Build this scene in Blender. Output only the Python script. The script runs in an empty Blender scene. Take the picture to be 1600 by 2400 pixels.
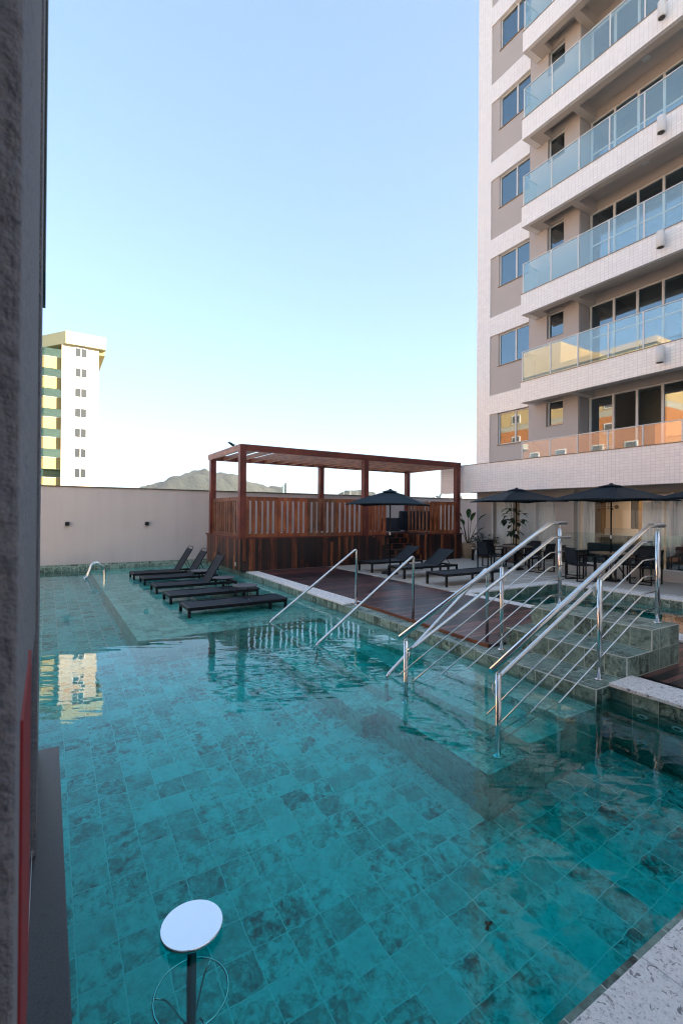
import bpy, bmesh, math, random
from mathutils import Vector, Matrix
R = math.radians
random.seed(7)
sc = bpy.context.scene
COL = sc.collection

# ------------------------------------------------------------------ camera
H, PI_, RO = R(31.728), R(0.19), R(0.445)
f = Vector((math.sin(H)*math.cos(PI_), math.cos(H)*math.cos(PI_), math.sin(PI_)))
r0 = Vector((math.cos(H), -math.sin(H), 0)); u0 = r0.cross(f)
rr = r0*math.cos(RO) + u0*math.sin(RO); uu = rr.cross(f)
cd = bpy.data.cameras.new('camera'); cam = bpy.data.objects.new('camera', cd); COL.objects.link(cam)
cam.matrix_world = Matrix(((rr.x, uu.x, -f.x, 0), (rr.y, uu.y, -f.y, 0), (rr.z, uu.z, -f.z, 1.9), (0, 0, 0, 1)))
cd.sensor_fit = 'VERTICAL'; cd.sensor_height = 36; cd.sensor_width = 24; cd.lens = 16.686
cd.clip_start = 0.02; cd.clip_end = 20000
cd.dof.use_dof = True; cd.dof.focus_distance = 7.0; cd.dof.aperture_fstop = 7.1
sc.camera = cam

# ------------------------------------------------------------------ sky, sun, exposure
SUN_EL, SUN_AZ = R(20), R(150); GAM, SAT, DUST = .53, 1.2, 2.5          # azimuth clockwise from +Y
w = bpy.data.worlds.new('World'); sc.world = w; w.use_nodes = True
nt = w.node_tree
sky = nt.nodes.new('ShaderNodeTexSky'); sky.sky_type = 'NISHITA'; sky.sun_disc = False
sky.sun_elevation = SUN_EL; sky.sun_rotation = SUN_AZ
sky.altitude = 0; sky.air_density = .5; sky.dust_density = DUST; sky.ozone_density = 1.0
gm = nt.nodes.new('ShaderNodeGamma'); gm.inputs[1].default_value = GAM
hs = nt.nodes.new('ShaderNodeHueSaturation'); hs.inputs['Saturation'].default_value = SAT
nt.links.new(sky.outputs[0], gm.inputs[0]); nt.links.new(gm.outputs[0], hs.inputs['Color']); tn = nt.nodes.new('ShaderNodeMix'); tn.data_type = 'RGBA'; tn.blend_type = 'MULTIPLY'; tn.inputs[0].default_value = 1; tn.inputs[7].default_value = (.87, .97, .965, 1)
nt.links.new(hs.outputs[0], tn.inputs[6]); nt.links.new(tn.outputs[2], nt.nodes['Background'].inputs[0])
nt.nodes['Background'].inputs[1].default_value = 0.15
sd = bpy.data.lights.new('sun', 'SUN'); sd.energy = 5.0; sd.angle = R(0.5); sd.color = (1, .80, .58)
sun = bpy.data.objects.new('sun', sd); COL.objects.link(sun)
sdir = Vector((math.sin(SUN_AZ)*math.cos(SUN_EL), math.cos(SUN_AZ)*math.cos(SUN_EL), math.sin(SUN_EL)))
sun.rotation_euler = sdir.to_track_quat('Z', 'Y').to_euler()
sc.view_settings.view_transform = 'Standard'; sc.view_settings.look = 'None'
sc.view_settings.gamma = 1; sc.view_settings.exposure = 2.6
sc.cycles.filter_width = 1.15; sc.cycles.use_denoising = True; sc.cycles.max_bounces = 12; sc.cycles.transmission_bounces = 8
sc.cycles.transparent_max_bounces = 24; sc.cycles.diffuse_bounces = 7; sc.cycles.glossy_bounces = 5
sc.cycles.sample_clamp_indirect = 8; sc.cycles.volume_bounces = 0

# ------------------------------------------------------------------ node helpers
class N:
    def __init__(s, name):
        s.m = bpy.data.materials.new(name); s.m.use_nodes = True
        s.t = s.m.node_tree; s.b = s.t.nodes['Principled BSDF']; s.o = s.t.nodes['Material Output']
    def n(s, typ, **k):
        x = s.t.nodes.new('ShaderNode'+typ)
        for a, v in k.items(): setattr(x, a, v)
        return x
    def l(s, a, b): s.t.links.new(a, b)
    def math(s, op, a, b=None, c=None):
        x = s.n('Math', operation=op)
        for i, v in enumerate((a, b, c)):
            if v is None: continue
            if isinstance(v, (int, float)): x.inputs[i].default_value = v
            else: s.l(v, x.inputs[i])
        return x.outputs[0]
    def ramp(s, fac, stops):
        x = s.n('ValToRGB'); e = x.color_ramp.elements
        while len(e) < len(stops): e.new(.5)
        for i, (p, c) in enumerate(stops):
            e[i].position = p; e[i].color = (*c, 1)
        s.l(fac, x.inputs[0]); return x.outputs[0]
    def mix(s, fac, a, b, typ='MIX'):
        x = s.n('Mix', data_type='RGBA', blend_type=typ)
        if isinstance(fac, (int, float)): x.inputs[0].default_value = fac
        else: s.l(fac, x.inputs[0])
        for i, v in ((6, a), (7, b)):
            if isinstance(v, tuple): x.inputs[i].default_value = (*v, 1)
            else: s.l(v, x.inputs[i])
        return x.outputs[2]
    def noise(s, vec, scale, detail=4, rough=.55, dist=0, dims='3D', wv=None):
        x = s.n('TexNoise', noise_dimensions=dims)
        x.inputs['Scale'].default_value = scale; x.inputs['Detail'].default_value = detail
        x.inputs['Roughness'].default_value = rough; x.inputs['Distortion'].default_value = dist
        if vec is not None: s.l(vec, x.inputs['Vector'])
        if wv is not None: s.l(wv, x.inputs['W'])
        return x.outputs[0]
    def mapped(s, vec, scale=(1, 1, 1), loc=(0, 0, 0), rot=(0, 0, 0)):
        x = s.n('Mapping'); x.inputs['Scale'].default_value = scale; x.inputs['Location'].default_value = loc; x.inputs['Rotation'].default_value = rot
        s.l(vec, x.inputs[0]); return x.outputs[0]
    def bump(s, h, strength=.3, dist=.01):
        x = s.n('Bump'); x.inputs['Strength'].default_value = strength; x.inputs['Distance'].default_value = dist
        s.l(h, x.inputs['Height']); s.l(x.outputs[0], s.b.inputs['Normal']); return x.outputs[0]
    def set(s, **k):
        for a, v in k.items():
            i = s.b.inputs[a.replace('_', ' ')]
            if isinstance(v, (int, float)): i.default_value = v
            elif isinstance(v, tuple): i.default_value = (*v, 1)
            else: s.l(v, i)
        return s.m

def plain(name, col, rough=.6, metal=0, var=.12, scale=6, bump=0, bscale=60, bdist=.004, spec=.5):
    s = N(name); g = s.n('NewGeometry').outputs['Position']
    nz = s.noise(g, scale, 5)
    c = s.mix(nz, tuple(x*(1-var) for x in col), tuple(min(1, x*(1+var)) for x in col))
    s.set(Base_Color=c, Roughness=rough, Metallic=metal); s.b.inputs['Specular IOR Level'].default_value = spec
    if bump: s.bump(s.noise(g, bscale, 4), bump, bdist)
    return s.m

def tiles(name, su, sv, pu, pv, gw, stops, grout, rough=.5, celln=.35, nscale=7, bumpd=.003, gloss_cell=0, stag=0, swirl=1.0, spec=.5, irr=0, figure=1.5):
    """square or oblong tiles laid on box-projected UVs (metres); every tile has its own figure"""
    s = N(name); uv = s.n('UVMap').outputs[0]; sep = s.n('SeparateXYZ'); s.l(uv, sep.inputs[0])
    u, v = sep.outputs[0], sep.outputs[1]
    if irr:
        wob = s.noise(uv, 9, 2)
        wob = s.math('MULTIPLY', s.math('SUBTRACT', wob, .5), irr)
        u = s.math('ADD', u, wob); v = s.math('ADD', v, wob)
    v = s.math('DIVIDE', s.math('SUBTRACT', v, pv), sv)
    fv = s.math('FLOOR', v)
    u = s.math('DIVIDE', s.math('SUBTRACT', u, pu), su)
    if stag: u = s.math('ADD', u, s.math('MULTIPLY', fv, stag))
    fu = s.math('FLOOR', u)
    cx = s.n('CombineXYZ'); s.l(fu, cx.inputs[0]); s.l(fv, cx.inputs[1])
    wn = s.n('TexWhiteNoise', noise_dimensions='2D'); s.l(cx.outputs[0], wn.inputs['Vector'])
    rnd = wn.outputs['Value']; rc = s.n('SeparateColor'); s.l(wn.outputs['Color'], rc.inputs[0])
    eu = s.math('MULTIPLY', s.math('SUBTRACT', .5, s.math('ABSOLUTE', s.math('SUBTRACT', s.math('FRACT', u), .5))), su)
    ev = s.math('MULTIPLY', s.math('SUBTRACT', .5, s.math('ABSOLUTE', s.math('SUBTRACT', s.math('FRACT', v), .5))), sv)
    e = s.math('MINIMUM', eu, ev)
    g = s.math('SMOOTHSTEP' if False else 'LESS_THAN', e, gw/2)
    n1 = s.noise(uv, nscale, 7, .62, swirl, '4D', s.math('MULTIPLY', rnd, 37.))
    amp = s.math('ADD', .6, s.math('MULTIPLY', rc.outputs[1], figure))
    nb = s.noise(uv, nscale*.28, 4, .6, swirl, '4D', s.math('MULTIPLY', rnd, 19.))
    nn = s.math('ADD', s.math('MULTIPLY', s.math('SUBTRACT', n1, .5), .75), s.math('MULTIPLY', s.math('SUBTRACT', nb, .5), .6))
    val = s.math('ADD', .5, s.math('MULTIPLY', nn, amp))
    val = s.math('ADD', val, s.math('MULTIPLY', s.math('SUBTRACT', rc.outputs[0], .5), celln))
    c = s.ramp(val, stops)
    c = s.mix(g, c, grout)
    s.set(Base_Color=c, Roughness=rough); s.b.inputs['Specular IOR Level'].default_value = spec
    h = s.math('ADD', s.math('MULTIPLY', s.math('SUBTRACT', 1, g), 1.), s.math('MULTIPLY', n1, .6))
    s.bump(h, .5, bumpd)
    return s.m

def planks(name, width, across, stops, gap=.006, gapcol=(.004, .003, .003), rough=.45, pv=0, celln=.9, streak=1.0, spec=.5):
    s = N(name); uv = s.n('UVMap').outputs[0]; sep = s.n('SeparateXYZ'); s.l(uv, sep.inputs[0])
    a, b = (sep.outputs[1], sep.outputs[0]) if across == 'v' else (sep.outputs[0], sep.outputs[1])
    t = s.math('DIVIDE', s.math('SUBTRACT', a, pv), width); ft = s.math('FLOOR', t)
    seg = s.math('FLOOR', s.math('DIVIDE', s.math('ADD', b, s.math('MULTIPLY', ft, 1.37)), 2.6))
    cx = s.n('CombineXYZ'); s.l(ft, cx.inputs[0]); s.l(seg, cx.inputs[1])
    wn = s.n('TexWhiteNoise', noise_dimensions='2D'); s.l(cx.outputs[0], wn.inputs['Vector'])
    cv = s.n('CombineXYZ'); s.l(s.math('MULTIPLY', a, 22), cv.inputs[0]); s.l(s.math('MULTIPLY', b, 1.1), cv.inputs[1])
    s.l(s.math('MULTIPLY', wn.outputs['Value'], 31), cv.inputs[2])
    n1 = s.noise(cv.outputs[0], 1.0, 6, .6, 1.2)
    val = s.math('ADD', s.math('MULTIPLY', wn.outputs['Value'], celln), s.math('MULTIPLY', s.math('SUBTRACT', n1, .5), streak))
    c = s.ramp(val, stops)
    e = s.math('MULTIPLY', s.math('SUBTRACT', .5, s.math('ABSOLUTE', s.math('SUBTRACT', s.math('FRACT', t), .5))), width)
    g = s.math('LESS_THAN', e, gap/2)
    c = s.mix(g, c, gapcol)
    s.set(Base_Color=c, Roughness=rough); s.b.inputs['Specular IOR Level'].default_value = spec
    s.bump(s.math('ADD', s.math('SUBTRACT', 1, g), s.math('MULTIPLY', n1, .3)), .6, .004)
    return s.m

def glass(name, tint=(.9, .96, .97), ior=1.5, base=.04, rcol=(1, 1, 1), milk=0):
    s = N(name); tr = s.n('BsdfTransparent'); tr.inputs[0].default_value = (*tint, 1)
    gl = s.n('BsdfGlossy'); gl.inputs['Roughness'].default_value = .01; gl.inputs[0].default_value = (*rcol, 1)
    ge = s.n('NewGeometry'); dt = s.n('VectorMath', operation='DOT_PRODUCT'); s.l(ge.outputs['Normal'], dt.inputs[0]); s.l(ge.outputs['Incoming'], dt.inputs[1])
    f0 = min(.9, ((ior-1)/(ior+1))**2+base); sch = s.math('POWER', s.math('SUBTRACT', 1, s.math('MINIMUM', s.math('ABSOLUTE', dt.outputs['Value']), 1.)), 5)
    fac = s.math('ADD', f0, s.math('MULTIPLY', sch, 1-f0))
    mx = s.n('MixShader'); s.l(fac, mx.inputs[0]); s.l(tr.outputs[0], mx.inputs[1]); s.l(gl.outputs[0], mx.inputs[2])
    if milk:
        df = s.n('BsdfDiffuse'); df.inputs[0].default_value = (.70, .88, .90, 1); m2 = s.n('MixShader'); m2.inputs[0].default_value = milk
        s.l(tr.outputs[0], m2.inputs[1]); s.l(df.outputs[0], m2.inputs[2]); s.l(m2.outputs[0], mx.inputs[1])
    s.l(mx.outputs[0], s.o.inputs[0]); return s.m

M = {}
GS = [(0.15, (.015, .026, .021)), (.36, (.065, .105, .088)), (.52, (.16, .245, .210)), (.72, (.27, .375, .325)), (1, (.42, .50, .43))]
M['stone'] = tiles('green_stone_tile', .2345, .235, 2.747-.2345*12, 2.747-.2345*12, .0062, GS, (.52, .56, .53), rough=.36, celln=.24, nscale=16, figure=2.0, swirl=1.5)
M['stone_up'] = tiles('green_stone_tile_upright', .2345, .235, 2.747-.2345*12, .365-.235*9, .0062, GS, (.52, .56, .53), rough=.45, celln=.20, nscale=16, figure=2.0, swirl=1.5)
M['stone_lit'] = tiles('green_stone_brightened', .2345, .235, 2.747-.2345*12, .365-.235*9, .0065, [(0.1, (.03, .12, .11)), (.36, (.17, .38, .35)), (.54, (.36, .63, .58)), (.85, (.52, .80, .74))], (.36, .46, .43), rough=.45, celln=.20, nscale=16, figure=2.0, swirl=1.5)  # same green stone, its underwater brightness painted into a lighter colour
M['stone_floor'] = tiles('green_stone_floor', .2345, .2345, 2.745-.2345*13, 2.315-.2345*13, .0075,
                         [(0.18, (.01, .10, .10)), (.38, (.07, .42, .41)), (.56, (.20, .76, .75)), (.85, (.40, .94, .94))], (.92, 1.0, .98), rough=.5, celln=.19, nscale=17, figure=1.6, swirl=1.2)
M['fascia'] = tiles('white_ceramic_tile', .118, .088, 0, 3.83-.088*50, .006, [(0, (.82, .785, .785)), (1, (.93, .90, .89))], (.62, .58, .565), rough=.16, celln=.5, nscale=3, bumpd=.002, swirl=0)
M['granite'] = None
def granite(name, cols, rough=.35, sc_=70, thr=(.40, .47)):
    s = N(name); g = s.n('NewGeometry').outputs['Position']
    v1 = s.noise(g, sc_, 6, .7, .6); v2 = s.noise(g, sc_*.32, 5, .6, .8); v3 = s.noise(g, 3, 4)
    c = s.ramp(v1, [(thr[0], cols[0]), (thr[1], cols[1]), (.6, cols[2])])
    c = s.mix(s.math('LESS_THAN', v2, .385), c, cols[0]); c = s.mix(s.math('MULTIPLY', v3, .25), c, cols[1])
    s.set(Base_Color=c, Roughness=rough); s.bump(v1, .15, .001); return s.m
M['granite'] = granite('white_granite', ((.16, .15, .17), (.74, .72, .72), (.88, .86, .86)), .5, 70, (.36, .43))
M['darkgranite'] = granite('dark_grey_granite', ((.018, .018, .022), (.035, .035, .04), (.055, .052, .056)), .42, 160)
DK = [(0, (.004, .003, .006)), (.28, (.018, .010, .018)), (.5, (.055, .026, .036)), (.72, (.12, .042, .045)), (1, (.26, .10, .085))]  # purple tint in the browns stands in for the deck's sheen
M['deck'] = planks('dark_ipe_deck', .098, 'v', DK, gap=.024, gapcol=(.001, .001, .001), rough=.30, celln=1.0, streak=1.0)
CL = [(0, (.004, .003, .005)), (.30, (.012, .005, .008)), (.52, (.045, .011, .009)), (.68, (.13, .032, .014)), (.84, (.26, .08, .025)), (1, (.45, .20, .07))]
M['clad'] = planks('ipe_cladding', .1, 'u', CL, gap=.004, rough=.42, celln=.80, streak=1.25)
def wood(name, stops, axis=2, rough=.45):
    s = N(name); g = s.n('NewGeometry').outputs['Position']; sc3 = [26, 26, 26]; sc3[axis] = 1.6
    v = s.mapped(g, tuple(sc3)); n1 = s.noise(v, 1, 6, .6, 1.0); n2 = s.noise(g, 2.3, 3)
    val = s.math('ADD', s.math('MULTIPLY', n1, .55), s.math('MULTIPLY', n2, .5))
    s.set(Base_Color=s.ramp(val, stops), Roughness=rough); s.bump(n1, .3, .002); return s.m
WS = [(.25, (0.035, 0.008, 0.007)), (.42, (0.14, 0.030, 0.014)), (.55, (0.29, 0.075, 0.028)), (.7, (0.48, 0.18, 0.07))]
PS = [(.25, (0.028, 0.006, 0.007)), (.45, (0.082, 0.016, 0.014)), (.6, (0.15, 0.031, 0.022)), (.75, (0.25, 0.07, 0.038))]
M['slat'] = wood('ipe_slat', WS, 2)
M['post'] = wood('ipe_post', PS, 2)
M['beamx'] = wood('ipe_beam', PS, 0)
M['beamy'] = wood('ipe_rafter', [(.25, (.05, .016, .011)), (.45, (.13, .042, .022)), (.6, (.23, .085, .042)), (.75, (.34, .15, .075))], 1)
M['steel'] = plain('polished_stainless_steel', (.72, .72, .72), .13, 1, .04, 30)
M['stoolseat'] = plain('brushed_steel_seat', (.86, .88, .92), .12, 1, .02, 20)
M['black'] = plain('black_powder_coat', (.008, .009, .012), .42, 0, .2, 12, spec=.22)
def weave(name, col):
    s = N(name); uv = s.n('UVMap').outputs[0]
    wv = s.n('TexWave', wave_type='BANDS', bands_direction='X'); wv.inputs['Scale'].default_value = 60; s.l(uv, wv.inputs[0])
    g = s.n('NewGeometry').outputs['Position']; nz = s.noise(g, 8, 4)
    s.set(Base_Color=s.mix(nz, tuple(x*.8 for x in col), tuple(x*1.25 for x in col)), Roughness=.6); s.b.inputs['Specular IOR Level'].default_value = .18
    s.bump(wv.outputs[1], .25, .001); return s.m
M['sling'] = weave('charcoal_sling', (.017, .023, .033))
M['canopy'] = weave('black_canopy_fabric', (.006, .016, .027))
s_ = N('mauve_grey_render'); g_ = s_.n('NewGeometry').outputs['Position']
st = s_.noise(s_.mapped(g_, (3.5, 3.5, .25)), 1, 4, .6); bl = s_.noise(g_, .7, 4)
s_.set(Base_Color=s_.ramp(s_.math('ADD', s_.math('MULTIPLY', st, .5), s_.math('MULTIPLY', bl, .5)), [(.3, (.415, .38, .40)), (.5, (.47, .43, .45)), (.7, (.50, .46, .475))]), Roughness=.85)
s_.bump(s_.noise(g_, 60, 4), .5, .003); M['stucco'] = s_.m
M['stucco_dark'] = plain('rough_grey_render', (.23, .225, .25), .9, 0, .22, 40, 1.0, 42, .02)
M['grey_wall'] = plain('taupe_render', (.46, .42, .41), .8, 0, .04, 1.2, .3, 80, .002)
M['soffit'] = plain('painted_soffit', (.54, .48, .44), .8, 0, .04, 1.5)
M['ceil'] = plain('white_ceiling', (.62, .60, .58), .8, 0, .03, 2)
M['cap'] = plain('dark_metal_trim', (.06, .055, .05), .5, 0, .1)
M['trim'] = plain('bronze_trim', (.22, .15, .09), .5, 0, .1)
M['alu'] = plain('white_aluminium', (.66, .67, .68), .35, 0, .03)
M['lampwhite'] = plain('white_lamp_paint', (.70, .68, .67), .4, 0, .03)
M['winglass'] = glass('window_glass', (.62, .70, .72), 1.55, .15, (.84, .92, 1))
M['balglass'] = glass('balcony_glass', (.84, .94, .96), 1.5, .08, (.97, .99, 1), .09)
M['facglass'] = glass('facade_glass', (.985, .995, .995), 1.5, .02, (.9, .96, 1))
M['guard'] = glass('guard_glass', (.92, .975, .975), 1.5, .02)
M['patio'] = plain('beige_patio_concrete', (.44, .405, .37), .75, 0, .10, 1.7, .25, 90, .002)
M['white'] = plain('white_paint', (.68, .67, .66), .6, 0, .04)
M['pale'] = plain('pale_beige_render', (.50, .46, .43), .8, 0, .05)
M['dark'] = plain('dark_interior', (.10, .09, .085), .8, 0, .2)
M['red'] = plain('red_enamel', (.26, .004, .008), .7, 0, .05)
M['outlet'] = plain('white_plastic', (.75, .75, .75), .4, 0, .02)
M['pot'] = plain('terracotta_beige_pot', (.25, .18, .12), .75, 0, .15, 9, .3, 30, .004)
M['potdark'] = plain('brown_pot', (.085, .06, .05), .6, 0, .15, 9)
M['soil'] = plain('dark_soil', (.02, .014, .01), .95, 0, .4, 40, .8, 60, .01)
def leafmat(name, a, b, rough=.35):
    s = N(name); g = s.n('NewGeometry').outputs['Position']; oi = s.noise(g, 14, 3)
    s.set(Base_Color=s.mix(oi, a, b), Roughness=rough); return s.m
M['leaf'] = leafmat('glossy_green_leaf', (.018, .05, .016), (.05, .12, .03))
M['leafd'] = leafmat('dark_green_leaf', (.012, .028, .014), (.03, .06, .025))
M['stem'] = leafmat('green_brown_stem', (.06, .07, .03), (.10, .09, .05), .7)
def cloth(name, col):
    s = N(name); d = s.n('BsdfDiffuse'); d.inputs[0].default_value = (*col, 1); t = s.n('BsdfTranslucent'); t.inputs[0].default_value = (*col, 1)
    g = s.n('NewGeometry').outputs['Position']; nz = s.noise(s.mapped(g, (30, 30, .6)), 1, 3)
    c = s.mix(nz, tuple(x*.9 for x in col), col); s.l(c, d.inputs[0])
    mx = s.n('MixShader'); mx.inputs[0].default_value = .12; s.l(d.outputs[0], mx.inputs[1]); s.l(t.outputs[0], mx.inputs[2]); s.l(mx.outputs[0], s.o.inputs[0]); return s.m
M['curtain'] = cloth('white_sheer_curtain', (.95, .96, .97))
M['blind'] = cloth('cream_blind', (.80, .68, .56))
M['teal_cushion'] = plain('dark_teal_cushion', (.013, .026, .034), .8, 0, .15, 10)
M['oak'] = wood('oak_panel', [(.2, (.14, .08, .035)), (.5, (.26, .16, .075)), (.8, (.36, .24, .12))], 2)

def water_mat(name, dens):
    s = N(name); g = s.n('NewGeometry').outputs['Position']
    s.t.nodes.remove(s.b)
    gb = s.n('BsdfGlass'); gb.inputs['IOR'].default_value = 1.333; gb.inputs['Roughness'].default_value = 0
    gr = s.mapped(g, (1, 1, 1), (0, 0, 0), (0, 0, R(28)))
    n1 = s.noise(s.mapped(gr, (.8, 1.7, 1)), 1.6, 2, .5, .5)
    n2 = s.noise(s.mapped(gr, (.5, 1.7, 1), (7, 3, 0)), 4.2, 1.5, .5, .4)
    patch = s.noise(g, .22, 1)
    patch = s.n('MapRange'); s.l(s.noise(s.mapped(g, (1, 1, 1), (2.1, 5.3, 0)), .30, 1), patch.inputs[0])
    patch.inputs[1].default_value = .42; patch.inputs[2].default_value = .62; patch.inputs[3].default_value = .4; patch.inputs[4].default_value = 1.0
    h = s.math('MULTIPLY', s.math('ADD', n1, s.math('MULTIPLY', n2, .42)), patch.outputs[0])
    b = s.n('Bump'); b.inputs['Strength'].default_value = 1.0; b.inputs['Distance'].default_value = .0058
    s.l(h, b.inputs['Height']); s.l(b.outputs[0], gb.inputs['Normal'])
    va = s.n('VolumeAbsorption'); va.inputs['Color'].default_value = (.0, .984, .985, 1); va.inputs['Density'].default_value = dens
    s.l(gb.outputs[0], s.o.inputs['Surface']); s.l(va.outputs[0], s.o.inputs['Volume'])
    return s.m
M['water'] = water_mat('pool_water', 2.1)

# ------------------------------------------------------------------ mesh builder
class MB:
    def __init__(s): s.b = bmesh.new()
    def quad(s, pts):
        return s.b.faces.new([s.b.verts.new(p) for p in pts])
    def box(s, x0, x1, y0, y1, z0, z1):
        return s.prism([(x0, y0), (x1, y0), (x1, y1), (x0, y1)], z0, z1)
    def prism(s, poly, z0, z1):
        a = sum(poly[i][0]*poly[(i+1) % len(poly)][1]-poly[(i+1) % len(poly)][0]*poly[i][1] for i in range(len(poly)))
        if a < 0: poly = poly[::-1]
        lo = [s.b.verts.new((x, y, z0)) for x, y in poly]; hi = [s.b.verts.new((x, y, z1)) for x, y in poly]
        s.b.faces.new(lo[::-1]); s.b.faces.new(hi); n = len(poly)
        for i in range(n): s.b.faces.new((lo[i], lo[(i+1) % n], hi[(i+1) % n], hi[i]))
        return s
    def bar(s, p, q, wd, ht, up=(0, 0, 1)):
        p, q = Vector(p), Vector(q); d = (q-p).normalized(); up = Vector(up)
        if abs(d.dot(up)) > .98: up = Vector((1, 0, 0))
        sx = d.cross(up).normalized(); sy = sx.cross(d).normalized()
        A = [s.b.verts.new(c+sx*a*wd/2+sy*b*ht/2) for c in (p, q) for a, b in ((-1, -1), (1, -1), (1, 1), (-1, 1))]
        for i in range(4): s.b.faces.new((A[i], A[(i+1) % 4], A[4+(i+1) % 4], A[4+i]))
        s.b.faces.new(A[3::-1]); s.b.faces.new(A[4:]); return s
    def tube(s, path, rad, n=14, caps=True, closed=False):
        P = [Vector(p) for p in path]; rings = []; k = len(P)
        rad = rad if isinstance(rad, (list, tuple)) else [rad]*k
        prev = None
        for i in range(k):
            if closed: t = (P[(i+1) % k]-P[i-1]).normalized()
            else: t = ((P[min(i+1, k-1)]-P[i]).normalized()+(P[i]-P[max(i-1, 0)]).normalized()).normalized()
            if prev is None:
                a = Vector((0, 0, 1)) if abs(t.z) < .9 else Vector((1, 0, 0)); x = t.cross(a).normalized()
            else: x = (prev-t*prev.dot(t)).normalized()
            prev = x; y = t.cross(x)
            rings.append([s.b.verts.new(P[i]+(x*math.cos(2*math.pi*j/n)+y*math.sin(2*math.pi*j/n))*rad[i]) for j in range(n)])
        m = k if closed else k-1
        for i in range(m):
            A, B = rings[i], rings[(i+1) % k]
            for j in range(n):
                fc = s.b.faces.new((A[j], A[(j+1) % n], B[(j+1) % n], B[j])); fc.smooth = True
        if caps and not closed:
            s.b.faces.new(rings[0][::-1]); s.b.faces.new(rings[-1])
        return s
    def lathe(s, prof, c=(0, 0, 0), n=28, smooth=True):
        rings = [[s.b.verts.new((c[0]+r*math.cos(2*math.pi*j/n), c[1]+r*math.sin(2*math.pi*j/n), c[2]+z)) for j in range(n)] for r, z in prof]
        for A, B in zip(rings, rings[1:]):
            for j in range(n):
                fc = s.b.faces.new((A[j], A[(j+1) % n], B[(j+1) % n], B[j])); fc.smooth = smooth
        s.b.faces.new(rings[0][::-1]); s.b.faces.new(rings[-1]); return s
    def build(s, name, mat, parent=None, bevel=0, loc=None):
        b = s.b; bmesh.ops.recalc_face_normals(b, faces=b.faces[:])
        uvl = b.loops.layers.uv.new('UVMap')
        for fc in b.faces:
            n = fc.normal; ax = max(range(3), key=lambda i: abs(n[i]))
            for lp in fc.loops:
                c = lp.vert.co
                lp[uvl].uv = (c.x, c.y) if ax == 2 else ((c.y, c.z) if ax == 0 else (c.x, c.z))
        me = bpy.data.meshes.new(name); b.to_mesh(me); b.free()
        me.materials.append(mat); o = bpy.data.objects.new(name, me); COL.objects.link(o)
        if parent: o.parent = parent
        if loc: o.location = loc
        if bevel:
            m = o.modifiers.new('bevel', 'BEVEL'); m.width = bevel; m.segments = 2; m.limit_method = 'ANGLE'; m.angle_limit = R(40)
        return o

def tag(o, label=None, cat=None, group=None, kind=None):
    if label: o['label'] = label
    if cat: o['category'] = cat
    if group: o['group'] = group
    if kind: o['kind'] = kind
    return o
def thing(name, label, cat, loc=(0, 0, 0), rz=0, group=None):
    o = bpy.data.objects.new(name, None); COL.objects.link(o); o.location = loc; o.rotation_euler = (0, 0, rz)
    o.empty_display_size = .2
    return tag(o, label, cat, group)
def dup(root, loc=None, rz=None, label=None, group=None):
    def cp(o, par):
        c = o.copy(); COL.objects.link(c); c.parent = par
        for ch in list(o.children): cp(ch, c)
        return c
    c = cp(root, None)
    if loc is not None: c.location = loc
    if rz is not None: c.rotation_euler = (0, 0, rz)
    if label: c['label'] = label
    if group: c['group'] = group
    return c
def struct(o): o['kind'] = 'structure'; return o
def box(x0, x1, y0, y1, z0, z1): return MB().box(x0, x1, y0, y1, z0, z1)
def bend(pts, rad, n=6):
    """round the corners of a polyline"""
    P = [Vector(p) for p in pts]; out = [P[0]]
    for i in range(1, len(P)-1):
        a = (P[i-1]-P[i]); b = (P[i+1]-P[i]); r_ = min(rad, a.length*.45, b.length*.45)
        A = P[i]+a.normalized()*r_; B = P[i]+b.normalized()*r_
        for k in range(n+1):
            t = k/n; out.append(A*(1-t)**2+P[i]*2*t*(1-t)+B*t*t)
    out.append(P[-1]); return out

# ================================================================== SETTING
struct(MB().prism([(-6000, -6000), (9000, -6000), (9000, 9000), (-6000, 9000)], -9, -8.9).build('ground', plain('city_ground', (.34, .31, .26), .9, 0, .3, .01)))
FZ = -1.33
# --- pool basin (floor + walls as one concrete shell lined in green stone)
o = box(-1.6, 5.6, .7, 17.9, FZ-.3, FZ).build('pool_floor', M['stone_floor']); struct(o)
m = MB(); m.box(-1.6, 5.6, .5, 1.02, FZ, .11); m.box(-1.75, -.45, 1.02, 17.9, FZ, -.05)
m.box(-1.75, 5.05, 17.6, 17.9, FZ, .19); m.box(5.0, 5.6, 1.02, 2.74, FZ, .125)
struct(m.build('pool_wall', M['stone_up']))
# shelf where the loungers stand
struct(box(1.17, 5.02, 7.65, 17.6, FZ, -.15).build('pool_shelf', M['stone_lit']))
# flight down into the pool beside the shelf
m = MB()
for x0, z1 in ((4.28, -.13), (3.87, -.375), (3.43, -.62), (2.98, -.86)):
    m.box(x0, {4.28: 4.9, 3.87: 4.28, 3.43: 3.87, 2.98: 3.43}[x0], 4.335, 7.65, FZ, z1)
struct(m.build('pool_steps', M['stone_lit']))
# kerb between pool and deck
m = MB(); m.prism([(4.78, 4.335), (5.03, 4.335), (5.42, 17.6), (5.07, 17.6)], FZ, .13)
struct(m.build('pool_kerb', M['stone_up']))
struct(MB().prism([(4.84, 7.73), (5.29, 7.73), (5.36, 13.39), (5.0, 13.39)], .134, .165).build('granite_coping', M['granite'], bevel=.004))
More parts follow.
